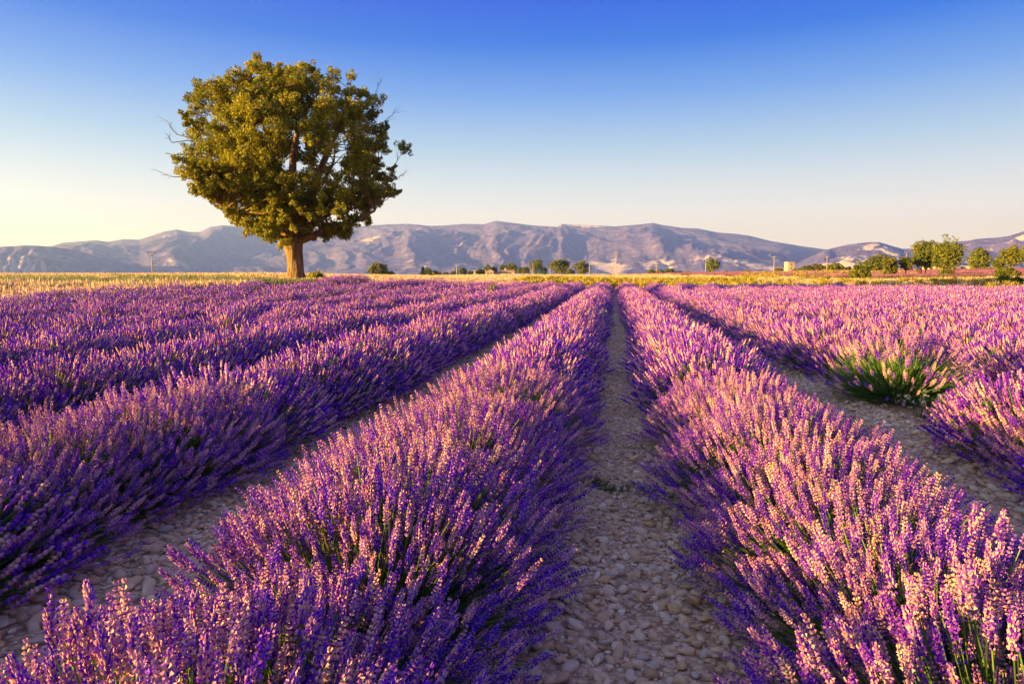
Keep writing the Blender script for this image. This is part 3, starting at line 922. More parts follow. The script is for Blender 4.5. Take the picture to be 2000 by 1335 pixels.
strew(800, 1500, 2300, lambda p: 75, lambda p: np.interp(p, [1500, 1720, 2000], [150, 100, 120]), [0, 2], .5, .9)
strew(1300, 1440, 1790, lambda p: 110, lambda p: 230, [2, 3], .7, 1.1, .42)
strew(700, -380, 480, fe, lambda p: field_end(p) + 2 + 8 * max(0, min(1, (430 - p) / 500)), [0, 1, 1, 4], .8, 1.2)
strew(2000, -380, 620, lambda p: field_end(p) + 2.0 + 4 * max(0, min(1, (400 - p) / 500)), lambda p: field_end(p) + 2.4 + 15 * max(0, min(1, (560 - p) / 500)), [4, 5], .7, 1.1)
GP = np.array(GP); ng = len(GP)
gn_stuff('grass', C_TUFT, GP, np.array(GV), np.stack([np.zeros(ng), np.zeros(ng), rg.uniform(0, 6.28, ng)], 1), np.repeat(np.array(GS)[:, None], 3, 1))

# ------------------------------------------------------------------ stony paths between the rows
def ico(sub):
    import bmesh
    bm = bmesh.new(); bmesh.ops.create_icosphere(bm, subdivisions=sub, radius=1.0)
    V = np.array([v.co[:] for v in bm.verts]); F = np.array([[v.index for v in f.verts] for f in bm.faces]); bm.free()
    return V, F
def pebble(sub, r):
    V, F = ico(sub)
    for _ in range(r.integers(7, 13)):                            # chop facets, as broken limestone has
        nrm = r.normal(size=3); nrm /= np.linalg.norm(nrm); h = r.uniform(.48, .92)
        dd = V @ nrm; V = V - np.maximum(dd - h, 0)[:, None] * nrm * .9
    V = V * np.array([r.uniform(.8, 1.25), r.uniform(.6, .95), r.uniform(.38, .62)])
    return V, F
rs = np.random.default_rng(31)
PEB2 = [pebble(2, rs) for _ in range(8)]
PEB1 = [pebble(1, rs) for _ in range(10)]
STONE_MESH = [to_mesh('stone', v, f, M_STONE, attrs={'tint': np.full(len(v), i * .13)}, smooth=True) for i, (v, f) in enumerate(PEB2)]
stones = []                                                       # (gap, x, y, size)
def lay(g, y0, y1, per_m2, s0, s1, half=.62):
    n = int((y1 - y0) * 2 * half * per_m2)
    for _ in range(n):
        s = s0 * (s1 / s0) ** (rs.uniform() ** 2.2)
        stones.append((g, X0 + ROW_GAP * g + rs.uniform(-half, half), rs.uniform(y0, y1), s))
lay(0, 2.0, 5.0, 1700, .007, .040); lay(0, 5.0, 10, 620, .011, .042); lay(0, 10, 22, 130, .018, .05)
lay(-1, 2.2, 5.5, 1100, .008, .045, .7); lay(-1, 5.5, 11, 380, .012, .045, .7); lay(-1, 11, 18, 50, .024, .06, .6)
lay(1, 4.5, 10.5, 420, .012, .05, .7); lay(1, 10.5, 16, 60, .024, .06, .6)
lay(2, 8, 14, 60, .02, .055, .7); lay(-2, 5, 10, 70, .02, .055, .6)
for (x, y) in ((3.25, 7.4), (3.2, 9.6)):
    for _ in range(220): stones.append((1, x + rs.normal() * .5, y + rs.normal() * .35, rs.uniform(.015, .05)))
# a few cobbles picked out in the photograph
for px_, py_, s in ((700, 1240, .075), (655, 1000, .03), (1355, 1180, .065), (1240, 900, .06), (1330, 1165, .04), (265, 1240, .07), (1865, 870, .06), (1850, 905, .05), (230, 1255, .05), (290, 1190, .045)):
    v = ray(px_, py_); q = EYE + v * (1.5 / -v[2])
    stones.append((int(round((q[0] - X0) / ROW_GAP)), q[0], q[1], s))
S = np.array(stones)
zS = ground_z(S[:, 1], S[:, 2])
uS, vS, cS = project(np.stack([S[:, 1], S[:, 2], zS + .02], 1))
vis = (cS > .5) & (uS > 0) & (uS < 2000) & (vS < 1335)
dist_row = np.abs((S[:, 1] - X0) / ROW_GAP - np.round((S[:, 1] - X0) / ROW_GAP)) * ROW_GAP
show = np.where(vis & (dist_row < .50), S[:, 3] / np.maximum(cS, .5), 0)
paths = {}
for g in range(-3, 4):
    ys = np.linspace(-3, 60, 90); hw = .74
    x = X0 + ROW_GAP * g
    xs = np.linspace(-hw, hw, 5) + x
    XX, YY = np.meshgrid(xs, ys, indexing='ij')
    ok = field_end(px_of(x + 0 * ys, ys)) > np.hypot(x, ys)
    ys2 = ys[ok | (ys < 2)]
    XX, YY = np.meshgrid(xs, ys2, indexing='ij')
    ZZ = ground_z(XX, YY) + .006
    m = len(ys2)
    i, j = np.meshgrid(np.arange(4), np.arange(m - 1), indexing='ij'); a = (i * m + j).ravel()
    Q = np.stack([a, a + m, a + m + 1, a + 1], 1)
    paths[g] = obj('stony_path', to_mesh('stony_path', np.stack([XX, YY, ZZ], -1).reshape(-1, 3), Q, M_PATH, smooth=True), kind='structure')
big = {}
for g in range(-3, 4):
    idx = np.where((S[:, 0] == g) & (show > 0))[0]
    for i in idx[np.argsort(-show[idx])][:(300 if g == 0 else 150)]: big[int(i)] = 1
for i in big:
    g = int(S[i, 0]); s = S[i, 3] * 1.1
    o = obj('stone', STONE_MESH[int(rs.integers(0, 8))], paths[g])
    o.location = (float(S[i, 1]), float(S[i, 2]), float(zS[i] + .006 + s * rs.uniform(.12, .3)))
    o.rotation_euler = (rs.normal() * .3, rs.normal() * .3, rs.uniform(0, 6.28)); o.scale = (s, s, s)
for g in range(-3, 4):
    acc = Acc()
    idx = np.array([i for i in np.where(S[:, 0] == g)[0] if int(i) not in big], int)
    if not len(idx): continue
    which = rs.integers(0, 10, len(idx))
    for k in range(10):
        s_ = idx[which == k]
        if not len(s_): continue
        n = len(s_)
        D = np.stack([rs.normal(size=n) * .3, rs.normal(size=n) * .3, np.ones(n)], 1)
        U, W, D = frames(D, rs.uniform(0, 6.28, n))
        O = np.stack([S[s_, 1], S[s_, 2], zS[s_] + .006 + S[s_, 3] * rs.uniform(.05, .35, n)], 1)
        V, F = scatter(PEB1[k][0], PEB1[k][1], O, U, W, D, S[s_, 3], S[s_, 3])
        acc.add(V, F, np.repeat(rs.uniform(0, 1, n), len(PEB1[k][0])))
    obj('gravel', acc.mesh('gravel', M_STONE), paths[g], 'stuff')

# dry stalks and fallen flower heads lying among the stones
for g, y0, y1, nb in ((0, 2.1, 9, 420), (-1, 2.2, 8, 260), (1, 4.5, 11, 240)):
    x = X0 + ROW_GAP * g + rs.normal(size=nb) * .34; y = rs.uniform(y0, y1, nb); L = rs.uniform(.02, .10, nb); a_ = rs.uniform(0, PI, nb)
    c_ = np.stack([x, y, ground_z(x, y) + rs.uniform(.018, .04, nb)], 1)
    dv = np.stack([np.cos(a_), np.sin(a_), rs.normal(size=nb) * .15], 1) * L[:, None] / 2
    sd = np.stack([-np.sin(a_), np.cos(a_), 0 * a_], 1) * rs.uniform(.0012, .0035, nb)[:, None]; up = np.array([0, 0, .003])
    V = np.stack([c_ - dv - sd, c_ - dv + sd, c_ + dv + sd, c_ + dv - sd, c_ - dv + up, c_ + dv + up], 1).reshape(-1, 3)
    f = np.array([(0, 4, 5), (0, 5, 3), (1, 2, 5), (1, 5, 4)])
    acc = Acc(); acc.add(V, (f[None] + (np.arange(nb) * 6)[:, None, None]).reshape(-1, 3), np.repeat(rs.uniform(0, 1, nb), 6))
    obj('dry_stalks', acc.mesh('dry_stalks', M_STRAW), paths[g], 'stuff')

# ------------------------------------------------------------------ trees
def leaves(acc, C, rad, n, size, r, tint0=0.0, tint1=1.0, flat=1.0):
    """n leaf quads spread through a clump at C"""
    d = r.normal(size=(n, 3)); d /= np.linalg.norm(d, axis=1, keepdims=True)
    rr_ = rad * (.35 + .65 * np.sqrt(r.uniform(size=n)))
    P_ = C + d * rr_[:, None] * np.array([1, 1, flat])
    nrm = d * .8 + r.normal(size=(n, 3)) * .7 + np.array([0, 0, .25])
    U, W, D = frames(nrm, r.uniform(0, 6.28, n))
    s = size * r.uniform(.7, 1.3, n)[:, None]
    tip = U * s; side = W * s * .55
    V = np.stack([P_ - tip, P_ + side * .9 + D * s * .12, P_ + tip, P_ - side * .9 + D * s * .12], 1).reshape(-1, 3)
    f = np.array([(0, 1, 2), (0, 2, 3)])
    F = (f[None] + (np.arange(n) * 4)[:, None, None]).reshape(-1, 3)
    acc.add(V, F, np.repeat(np.clip(r.uniform(tint0, tint1, n), 0, 1), 4))

def bent(p, q, r, k=5, wob=.08, sag=0.0):
    t = np.linspace(0, 1, k)[:, None]
    L = np.linalg.norm(np.asarray(q) - np.asarray(p))
    w = np.cumsum(r.normal(size=(k, 3)) * wob * L / k, axis=0); w = w - w[0] - t * (w[-1] - w[0])
    return np.asarray(p) * (1 - t) + np.asarray(q) * t + w + np.array([0, 0, sag]) * np.sin(PI * t) * L

def oak():
    r = np.random.default_rng(44)
    d = 40.0; pxc, pyb = 578, 546
    base = on_ground(pxc, d)
    sx, sz = px_scale(pxc, d)
    a0 = math.atan((pxc - 1000) / FPX)
    def m(px, py):                                              # photo pixel to metres in the upright plane through the trunk
        x = d * math.tan(math.atan((px - 1000) / FPX) - a0)
        return x, (pyb - py) * (d * math.cos(a0) - x * math.sin(a0)) / FPX
    root = empty('oak_tree', base, 'large lone oak with broad round crown standing at the edge of the wheat', 'tree', None, azimuth(pxc))
    outline = [(510, 92), (535, 104), (560, 106), (585, 118), (610, 108), (640, 124), (665, 122), (700, 138), (708, 160), (735, 172), (765, 185), (772, 208), (758, 232), (780, 258), (786, 285),
               (772, 310), (778, 335), (784, 352), (781, 388), (765, 412), (752, 436), (738, 452), (716, 446), (695, 462), (678, 486), (652, 476), (630, 484), (605, 472), (580, 478), (555, 468), (530, 490), (512, 480),
               (485, 476), (466, 468), (450, 440), (430, 425), (412, 408), (392, 392), (368, 372), (356, 345), (358, 318), (350, 300), (362, 272), (352, 240), (348, 205), (356, 175), (372, 152), (396, 146),
               (412, 150), (450, 130), (470, 128), (490, 132)]
    cx, cz = m(568, 292)
    O = np.array([m(*p) for p in outline]) - np.array([cx, cz])
    O = O * np.stack([np.where(O[:, 0] < 0, .98, .97), np.where(O[:, 1] > 0, .95, 1.0)], 1)
    ang = np.arctan2(O[:, 1], O[:, 0]); rad = np.hypot(O[:, 0], O[:, 1])
    o_ = np.argsort(ang); ang, rad = ang[o_], rad[o_]
    ang = np.concatenate([ang - 2 * PI, ang, ang + 2 * PI]); rad = np.tile(rad, 3)
    Rf = lambda a: np.interp(a, ang, rad)
    RY = 5.6
    holes = [m(*h) for h in ((580, 300), (590, 335), (600, 240), (668, 285), (655, 330), (430, 250))]
    hr = [.22, .26, .15, .2, .2, .2]
    clumps = []
    tries = 0
    def fits(x, y, z, c, gap):
        return all((x - q[0]) ** 2 + (y - q[1]) ** 2 + (z - q[2]) ** 2 > (gap * (c + q[3])) ** 2 for q in clumps)
    # rim clumps follow the outline closely
    for a in np.linspace(-PI, PI, 74, endpoint=False) + r.normal(size=74) * .02:
        c = r.uniform(.42, .72)
        R_ = Rf(a) * r.uniform(.89, 1.005) - c * 1.0
        clumps.append((cx + math.cos(a) * R_, r.normal() * 1.0, cz + math.sin(a) * R_, c))
    while len(clumps) < 400 and tries < 60000:
        tries += 1
        a = r.uniform(-PI, PI); y = r.uniform(-1, 1)
        lim = math.sqrt(max(0, 1 - y * y))
        q = lim * (r.uniform(.0, 1) ** .5)
        shell = math.sqrt(q * q + y * y)
        if shell < .60: continue
        c = r.uniform(.5, 1.05)
        R_ = q * (Rf(a) - c * 1.1)
        x, z, yy = cx + math.cos(a) * R_, cz + math.sin(a) * R_, y * (RY - c)
        if any((x - h[0]) ** 2 + (z - h[1]) ** 2 < (c * .62 + k) ** 2 for h, k in zip(holes, hr)): continue
        if z < m(0, 466)[1] and abs(x) < 1.2: continue
        if not fits(x, yy, z, c, .40): continue
        clumps.append((x, yy, z, c))
    for _ in range(115):                                         # the low skirt of the crown
        px_ = r.uniform(385, 775); c = r.uniform(.38, .72)
        bot = np.interp(px_, [385, 410, 440, 470, 500, 530, 600, 640, 680, 720, 775], [372, 398, 425, 462, 474, 480, 470, 474, 476, 442, 395])
        x_, z_ = m(px_, bot - r.uniform(12, 75))
        if abs(px_ - 576) < 22 and z_ < m(0, 462)[1]: continue
        clumps.append((x_, r.normal() * 1.6 - 1.1, z_ + c * .6, c * .85))
    for _ in range(60):
        px_ = r.uniform(385, 560); x_, z_ = m(px_, r.uniform(330, 372 + (px_ - 385) * .6))
        clumps.append((x_ * .96, -1.6 - r.uniform(0, 2.2), z_, r.uniform(.4, .7)))
    clumps = [(a, b_ , e, f * .86) for a, b_, e, f in clumps]
    acc = Acc()
    for (x, y, z, c) in clumps:
        C = np.array([x, y, z])
        t0 = r.uniform(0, .45)
        # a clump is a handful of leafy twigs
        for _ in range(int(10 + 12 * c)):
            dv = r.normal(size=3); dv /= np.linalg.norm(dv); dv[2] = dv[2] * .8 + .1
            leaves(acc, C + dv * c * r.uniform(.3, .92), c * r.uniform(.20, .36), int(38 * c + 12), .064, r, t0, t0 + .55)
    crown = obj('crown', acc.mesh('crown', M_OAK), root)
    # trunk and limbs
    ta = Acc()
    tp = [m(579, 549), m(579, 540), m(578, 525), m(578, 505), m(576, 488), m(574, 472), m(577, 452), m(582, 432)]
    tw = [r_ * sx for r_ in (28, 20.5, 17.2, 16.0, 16.5, 19.5, 15, 13)]
    tp3 = np.array([(a, 0.05 * i, b) for i, (a, b) in enumerate(tp)])
    V, F = tube(tp3, tw, 18, lump=.035, r=r); ta.add(V, F)
    forks = [(m(574, 470), .0, [m(520, 420), m(460, 360), m(415, 300)], 1.0, .30), (m(576, 466), .2, [m(545, 400), m(520, 310), m(490, 210)], -1.2, .34),
             (m(580, 445), .2, [m(572, 370), m(584, 280), m(600, 170)], .6, .36), (m(582, 440), .2, [m(610, 380), m(650, 290), m(690, 200)], -.8, .30),
             (m(580, 462), .2, [m(630, 420), m(690, 370), m(745, 320)], .9, .30), (m(576, 470), .2, [m(630, 450), m(680, 430), m(725, 415)], -1.6, .22),
             (m(574, 472), .2, [m(530, 450), m(480, 430), m(440, 400)], -1.4, .2), (m(580, 440), .3, [m(560, 390), m(540, 350), m(510, 280)], 3.6, .26), (m(582, 440), .3, [m(600, 390), m(640, 340), m(670, 270)], 3.8, .24)]
    nodes = []
    for (b0, y0, pts_, dy, rd) in forks:
        ctrl = [np.array([b0[0], y0, b0[1]])] + [np.array([p[0], dy * (i + 1) * .5, p[1]]) for i, p in enumerate(pts_)]
        path = np.concatenate([bent(ctrl[i], ctrl[i + 1], r, 5, .10)[:-1 if i < len(ctrl) - 2 else None] for i in range(len(ctrl) - 1)])
        rds = np.linspace(rd, .06, len(path))
        V, F = tube(path, rds, 8, lump=.03, r=r); ta.add(V, F)
        nodes += [(p, q) for p, q in zip(path[3:], rds[3:])]
    NP = np.array([n_[0] for n_ in nodes]); NR = np.array([n_[1] for n_ in nodes])
    for (x, y, z, c) in clumps:
        C = np.array([x, y, z])
        dd = np.linalg.norm(NP - C, axis=1) + np.maximum(0, NP[:, 2] - C[2]) * .8
        k = int(np.argmin(dd))
        path = bent(NP[k], C, r, 5, .14, .04)
        r0 = min(NR[k] * .5, .022 + .008 * np.linalg.norm(NP[k] - C))
        V, F = tube(path, np.linspace(r0, .012, 5), 5); ta.add(V, F)
        for _ in range(2):
            dv = r.normal(size=3); dv /= np.linalg.norm(dv)
            V, F = tube(bent(path[3], C + dv * c * .9, r, 4, .15), np.linspace(.014, .004, 4), 3); ta.add(V, F)
    obj('trunk', ta.mesh('trunk', M_BARK, smooth=True), root)
    # dead twigs sticking out of the crown
    for start, end, y in (((358, 345), (332, 338), -.4), ((350, 300), (336, 297), .3), ((358, 262), (342, 238), .2), ((352, 282), (344, 268), -.5), ((760, 240), (778, 222), .2), ((775, 350), (794, 336), .2), ((740, 190), (752, 165), .4)):
        a_, b__ = m(*start), m(*end)
        A3 = np.array([a_[0], y, a_[1]]); B3 = np.array([b__[0], y, b__[1]])
        tw_ = Acc()
        inn = np.array([cx, y, cz]); inn = A3 + (inn - A3) * .38
        main = np.concatenate([bent(inn, A3, r, 4, .2)[:-1], bent(A3, B3, r, 5, .3)])
        main = np.concatenate([main[:1], main[2:]])
        V, F = tube(main, np.linspace(.03, .007, 7), 5); tw_.add(V, F)
        L = np.linalg.norm(B3 - A3)
        for k in range(2, 7):
            for _ in range(2):
                dv = (B3 - A3) / L + r.normal(size=3) * .55
                V, F = tube(bent(main[k], main[k] + dv * L * r.uniform(.25, .5), r, 4, .2), np.linspace(.011, .005, 4), 3); tw_.add(V, F)
        obj('dead_twig', tw_.mesh('dead_twig', M_TWIG), root)
oak()

def tree(px, top, width, d, label, name='tree', cat='tree', group=None, trunk=.25, seed=None, mat=None, n=1500, shape='round', stems=1, drop=0.0, gapy=0.0):
    r = np.random.default_rng(int(px * 7 + top) if seed is None else seed)
    base = on_ground(px, d)
    sx, sz = px_scale(px, d)
    H = at(px, top, d)[2] - base[2]
    Wd = width * sx
    root = empty(name, base, label, cat, group, azimuth(px))
    th = H * trunk
    c = np.array([0, 0, th + (H - th) * .5]); ra = np.array([Wd / 2, Wd / 2 * .9, (H - th) / 2])
    acc = Acc(); ta = Acc()
    nc = 60 if shape != 'conifer' else 30
    leaf = max(.06, min(.75, 3.2 * sx)) * .8
    cl = []
    for i in range(nc):
        v_ = r.normal(size=3); v_ /= np.linalg.norm(v_)
        if shape == 'bush' and v_[2] < -.2: v_[2] = -v_[2] * .3
        q = r.uniform(.45, .84)
        if shape == 'conifer':
            t = (i + .5) / nc; a = i * 2.4; q2 = (1 - t) ** .8
            C = np.array([math.cos(a) * Wd * .42 * q2, math.sin(a) * Wd * .42 * q2, H * (.08 + .88 * t)]); cr_ = Wd * .16 * (1.15 - t)
        elif shape == 'tall':
            C = c + v_ * q * ra * np.array([.92, .92, 1.02]); cr_ = Wd * r.uniform(.13, .2)
        else:
            k = 1.0 - (.25 * max(0, v_[2]) if shape == 'dome' else 0)
            C = c + v_ * q * ra * np.array([k, k, 1]); cr_ = min(Wd, (H - th)) * r.uniform(.13, .24)
        cl.append(C)
        t0 = r.uniform(0, .4)
        for _ in range(3):
            dv = r.normal(size=3) * .5
            leaves(acc, C + dv * cr_, cr_ * .75, max(5, int(1.6 * n / nc / 3)), leaf, r, t0, t0 + .6)
    for s in range(stems):
        x0 = (s - (stems - 1) / 2) * Wd * .12
        tr = max(.07, min(.32, H * .028)) / (1 if stems == 1 else 1.3)
        topz = c + np.array([x0 * 1.5, 0, ra[2] * .3])
        V, F = tube(bent(np.array([x0, 0, -.25]), topz, r, 6, .06), np.linspace(tr * 1.25, tr * .5, 6), 7); ta.add(V, F)
        for C in cl[s::max(stems * 4, 4)]:
            V, F = tube(bent(np.array([x0, 0, th + .2 * (H - th) * r.uniform()]), C, r, 4, .1), np.linspace(tr * .5, tr * .15, 4), 4); ta.add(V, F)
    obj('crown', acc.mesh('crown', mat or M_TREE), root)
    obj('trunk', ta.mesh('trunk', M_BARK if shape != 'bush' else M_TWIG, smooth=True), root)
    return root

# far side of the wheat, from the oak along to the grove (photo column, top row, width in photo pixels, distance)
SMALL = dict(n=700)
tree(740, 513, 34, 300, 'round yellow-green tree standing alone in the wheat, a small white hut behind it', trunk=.08, n=1500)
tree(765, 531, 13, 320, 'low dark bush beside the lone round tree at the wheat edge', 'bush', 'bush', mat=M_DARKLEAF, trunk=0, shape='bush', **SMALL)
tree(826, 520, 11, 420, 'dark pointed conifer at the wheat edge', 'conifer_tree', 'tree', mat=M_DARKLEAF, trunk=.05, shape='conifer', n=900)
tree(836, 523, 14, 420, 'small olive tree pressed against the dark conifer', trunk=.1, **SMALL)
tree(852, 530, 22, 420, 'wide low yellow bush next to the small olive tree', 'bush', 'bush', trunk=0, shape='bush', **SMALL)
tree(870, 532, 13, 420, 'lowest little yellow bush at the end of the conifer clump', 'bush', 'bush', trunk=0, shape='bush', **SMALL)
tree(887, 530, 13, 440, 'bush at the foot of the short white pole by the farm', 'bush', 'bush', trunk=0, shape='bush', **SMALL)
tree(905, 524, 14, 450, 'small upright tree between the short white pole and the farm', trunk=.1, **SMALL)
tree(919, 530, 10, 450, 'small bush beside the white farm wall', 'bush', 'bush', trunk=0, shape='bush', **SMALL)
tree(938, 526, 20, 455, 'round bush in front of the pink farmhouse gable', 'bush', 'bush', trunk=0, shape='bush', n=900)
tree(952, 518, 18, 520, 'round tree rising behind the pink farmhouse roof', trunk=.2, **SMALL)
tree(966, 521, 13, 520, 'dark tree behind the gap between the two farmhouses', trunk=.2, mat=M_DARKLEAF, **SMALL)
tree(981, 515, 11, 520, 'narrow tree behind the chimney of the long farmhouse', trunk=.15, shape='tall', **SMALL)
tree(999, 514, 26, 520, 'broad tree behind the end of the long farmhouse roof', trunk=.2, n=1000)
tree(1022, 521, 28, 450, 'leafy bush at the gable end of the long farmhouse', 'bush', 'bush', trunk=0, shape='bush', n=1000)
tree(1047, 508, 26, 480, 'tall pointed tree behind the pole near the green shed', trunk=.2, shape='tall', n=1100)
tree(1062, 522, 14, 470, 'dull dark tree above the green shed', trunk=.2, mat=M_DARKLEAF, **SMALL)
tree(1091, 506, 46, 440, 'largest round tree by the farm, broad and dense', trunk=.1, n=2000)
tree(1112, 527, 24, 435, 'low bush between the two round trees by the farm', 'bush', 'bush', trunk=0, shape='bush', **SMALL)
tree(1136, 510, 27, 430, 'egg-shaped tree standing last beside the farm', trunk=.05, shape='tall', n=1400)
for px_, tp_, w_, lb in ((1273, 527, 15, 'first bush of the low hedge in the plain, a pole at its side'), (1290, 528, 20, 'second bush of the low hedge in the plain'), (1308, 525, 18, 'highest bush of the low hedge in the plain'),
                         (1326, 530, 18, 'fourth bush of the low hedge in the plain'), (1343, 531, 14, 'last and lowest bush of the low hedge in the plain')):
    tree(px_, tp_, w_, 430, lb, 'bush', 'bush', 'bushes of the low hedge', trunk=0, shape='bush', **SMALL)
tree(1389, 505, 28, 430, 'round tree with a pole in front, alone behind the far purple field', trunk=.12, n=1500)
tree(1416, 530, 12, 430, 'tiny bush beside the lone round tree behind the purple field', 'bush', 'bush', trunk=0, shape='bush', n=400)
tree(1458, 528, 12, 430, 'small bush alone on the crest between lone tree and tower', 'bush', 'bush', trunk=0, shape='bush', n=400)
tree(1520, 524, 20, 440, 'bush on the pole side of the pale square tower', 'bush', 'bush', trunk=0, shape='bush', **SMALL)
for px_, tp_, w_, lb in ((1557, 526, 20, 'low bush touching the far side of the pale square tower'), (1575, 519, 28, 'second bush of the thick hedge after the tower'), (1598, 516, 28, 'third bush of the thick hedge, beside the pole'),
                         (1628, 514, 36, 'tallest and broadest bush of the thick hedge, behind the pole'), (1652, 521, 26, 'last bush of the thick hedge, sloping down')):
    tree(px_, tp_, w_, 340, lb, 'bush', 'bush', 'bushes of the hedge by the tower', trunk=0, shape='bush', n=1000)
tree(1680, 520, 44, 96, 'round green bush standing at the end of the lavender field', 'bush', 'bush', trunk=0, shape='bush', n=3200)
tree(1694, 511, 22, 215, 'small tree behind the round field-edge bush', trunk=.1, n=1000)
tree(1713, 497, 40, 210, 'rounded tree at the start of the grove, behind the slim ones', trunk=.1, n=1600)
tree(1738, 500, 30, 120, 'slim leaning tree with leaves down its trunk, first of the grove', trunk=.22, n=2000)
tree(1734, 527, 20, 119, 'leafy bush at the foot of the slim leaning tree', 'bush', 'bush', trunk=0, shape='bush', n=1000)
tree(1769, 503, 30, 122, 'thin-crowned young tree on a bare pale trunk in the grove', trunk=.42, n=1100)
tree(1808, 468, 60, 175, 'tallest tree of the grove, with a plumed top', trunk=.2, shape='tall', n=2600)
tree(1803, 489, 50, 125, 'bright tree on thin trunks in front of the tallest grove tree', trunk=.4, stems=2, n=1900)
tree(1850, 470, 64, 122, 'broad heavy tree in the middle of the grove, next to the tallest', trunk=.2, n=3400)
tree(1846, 527, 34, 118, 'bush round the foot of the broad heavy grove tree', 'bush', 'bush', trunk=0, shape='bush', n=1400)
tree(1910, 487, 44, 230, 'dense dome-shaped tree standing apart behind the grove', trunk=.04, shape='dome', n=2600)
tree(1948, 500, 26, 160, 'thin sparse tree between the dome-shaped tree and the frame edge trees', trunk=.25, n=800)
tree(1972, 480, 44, 128, 'spreading dark-topped tree after the thin sparse one', trunk=.35, n=2200)
tree(2012, 474, 50, 126, 'spreading tree cut by the picture edge beside the grove', trunk=.35, n=2200)
tree(1965, 521, 56, 110, 'broad thicket under the spreading trees by the grove', 'bush', 'bush', trunk=0, shape='bush', n=2000)
tree(1962, 538, 26, 72, 'small dark bush at the lavender edge below the thicket', 'bush', 'bush', trunk=0, shape='bush', n=1200)
tree(1986, 541, 34, 71, 'low wide bush at the lavender edge, the last before the picture edge', 'bush', 'bush', trunk=0, shape='bush', n=1400)
tree(1852, 546, 40, 72, 'low scrubby bush at the lavender edge below the heavy grove tree', 'bush', 'bush', trunk=0, shape='bush', n=900)
tree(1926, 522, 26, 215, 'low hedge bush beside the dome-shaped tree', 'bush', 'bush', trunk=0, shape='bush', n=700)
tree(618, 529, 36, 39.6, 'yellow-green shoots growing beside the oak trunk', 'shrub', 'shrub', trunk=0, shape='bush', n=260, mat=M_YWEED)

# ------------------------------------------------------------------ utility poles
def pole(px, top, d, label, arms=1, r=.13):
    base = on_ground(px, d); H = at(px, top, d)[2] - base[2]
    root = empty('utility_pole', base, label, 'utility pole', None, azimuth(px))
    s = Acc(); V, F = tube([(0, 0, -.3), (0, 0, H * .5), (0, 0, H)], [r * .95, r * .8, r * .65], 8); s.add(V, F)
    obj('shaft', s.mesh('shaft', M_POLE, smooth=True), root)
    if arms == 2:                                              # Y-shaped head with a bar across
        a = Acc()
        for q in (-1, 1):
            V, F = tube([(0, 0, H - .25), (q * .9, 0, H + .75)], [.08, .07], 5); a.add(V, F)
        obj('brace', a.mesh('brace', M_POLE), root)
        V, F = box(-1.1, 1.1, -.06, .06, H + .72, H + .86); a = Acc(); a.add(V, F)
        ca = obj('crossarm', a.mesh('crossarm', M_POLE), root)
        zt = H + .86
    elif arms == 1:
        V, F = box(-.75, .75, r * .85, r * .85 + .12, H - .35, H - .2); a = Acc(); a.add(V, F)
        ca = obj('crossarm', a.mesh('crossarm', M_POLE), root); zt = H - .2
    else: return root
    for x in (-.62, 0.0, .62):
        i_ = Acc(); V, F = tube([(x, .06 if arms == 2 else r + .06, zt), (x, .06 if arms == 2 else r + .06, zt + .2)], [.06, .04], 6); i_.add(V, F)
        obj('insulator', i_.mesh('insulator', M_DARK), ca)
    return root
pole(298, 499, 190, 'pole with a forked head rising from the wheat on the far side of the oak', 2, .16)
pole(892, 517, 400, 'short pale pole between the conifer and the farm', 0, .24)
pole(1041, 512, 420, 'pole in front of the tall tree beside the farm', 0, .2)
pole(1074, 523, 410, 'lowest pole, in front of the largest round farm tree', 0, .16)
pole(1151, 510, 380, 'pole standing just past the egg-shaped tree', 0, .2)
pole(1203, 492, 260, 'tallest slim pole, in the middle of the plain against white cliffs', 1, .15)
pole(1282, 512, 400, 'pole standing in front of the low hedge', 1, .17)
pole(1378, 508, 400, 'pole in front of the lone round tree behind the purple field', 0, .2)
pole(1511, 500, 320, 'pole on the purple field crest just before the square tower', 1, .15)
pole(1614, 501, 310, 'pole in front of the thick hedge after the square tower', 1, .16)
pole(1684, 514, 300, 'pole showing above the round field-edge bush', 0, .18)
pole(1745, 497, 300, 'pole tip showing behind the slim leaning grove tree', 0, .2)
pole(1768, 494, 310, 'pole showing above the thin-crowned young grove tree', 0, .16)
pole(1937, 519, 260, 'short post between the dome-shaped tree and the sparse tree', 0, .12)

# ------------------------------------------------------------------ buildings
def part(name, mat, parent, *boxes):
    a = Acc()
    for b in boxes: V, F = box(*b); a.add(V, F)
    return obj(name, a.mesh(name, mat), parent)
def gable_roof(x0, x1, y0, y1, z0, h, over=.35, along='x'):
    x0 -= over; x1 += over; y0 -= over; y1 += over
    if along == 'x':
        ym = (y0 + y1) / 2
        lo = [(x0, y0, z0), (x1, y0, z0), (x1, y1, z0), (x0, y1, z0), (x0, ym, z0 + h), (x1, ym, z0 + h)]
    else:
        xm = (x0 + x1) / 2
        lo = [(x0, y1, z0), (x0, y0, z0), (x1, y0, z0), (x1, y1, z0), (xm, y1, z0 + h), (xm, y0, z0 + h)]
    V = np.array(lo + [(a, b, c - .14) for a, b, c in lo])
    if along == 'x':
        F = [(0, 1, 5), (0, 5, 4), (2, 3, 4), (2, 4, 5)]
        W_ = [(0, 1), (1, 5), (5, 2), (2, 3), (3, 4), (4, 0)]
    else:
        F = [(0, 1, 5), (0, 5, 4), (2, 3, 4), (2, 4, 5)]
        W_ = [(0, 1), (1, 5), (5, 2), (2, 3), (3, 4), (4, 0)]
    F = F + [tuple(i + 6 for i in f[::-1]) for f in F]
    for a, b in W_: F += [(a, b, b + 6), (a, b + 6, a + 6)]
    return V, np.array(F)
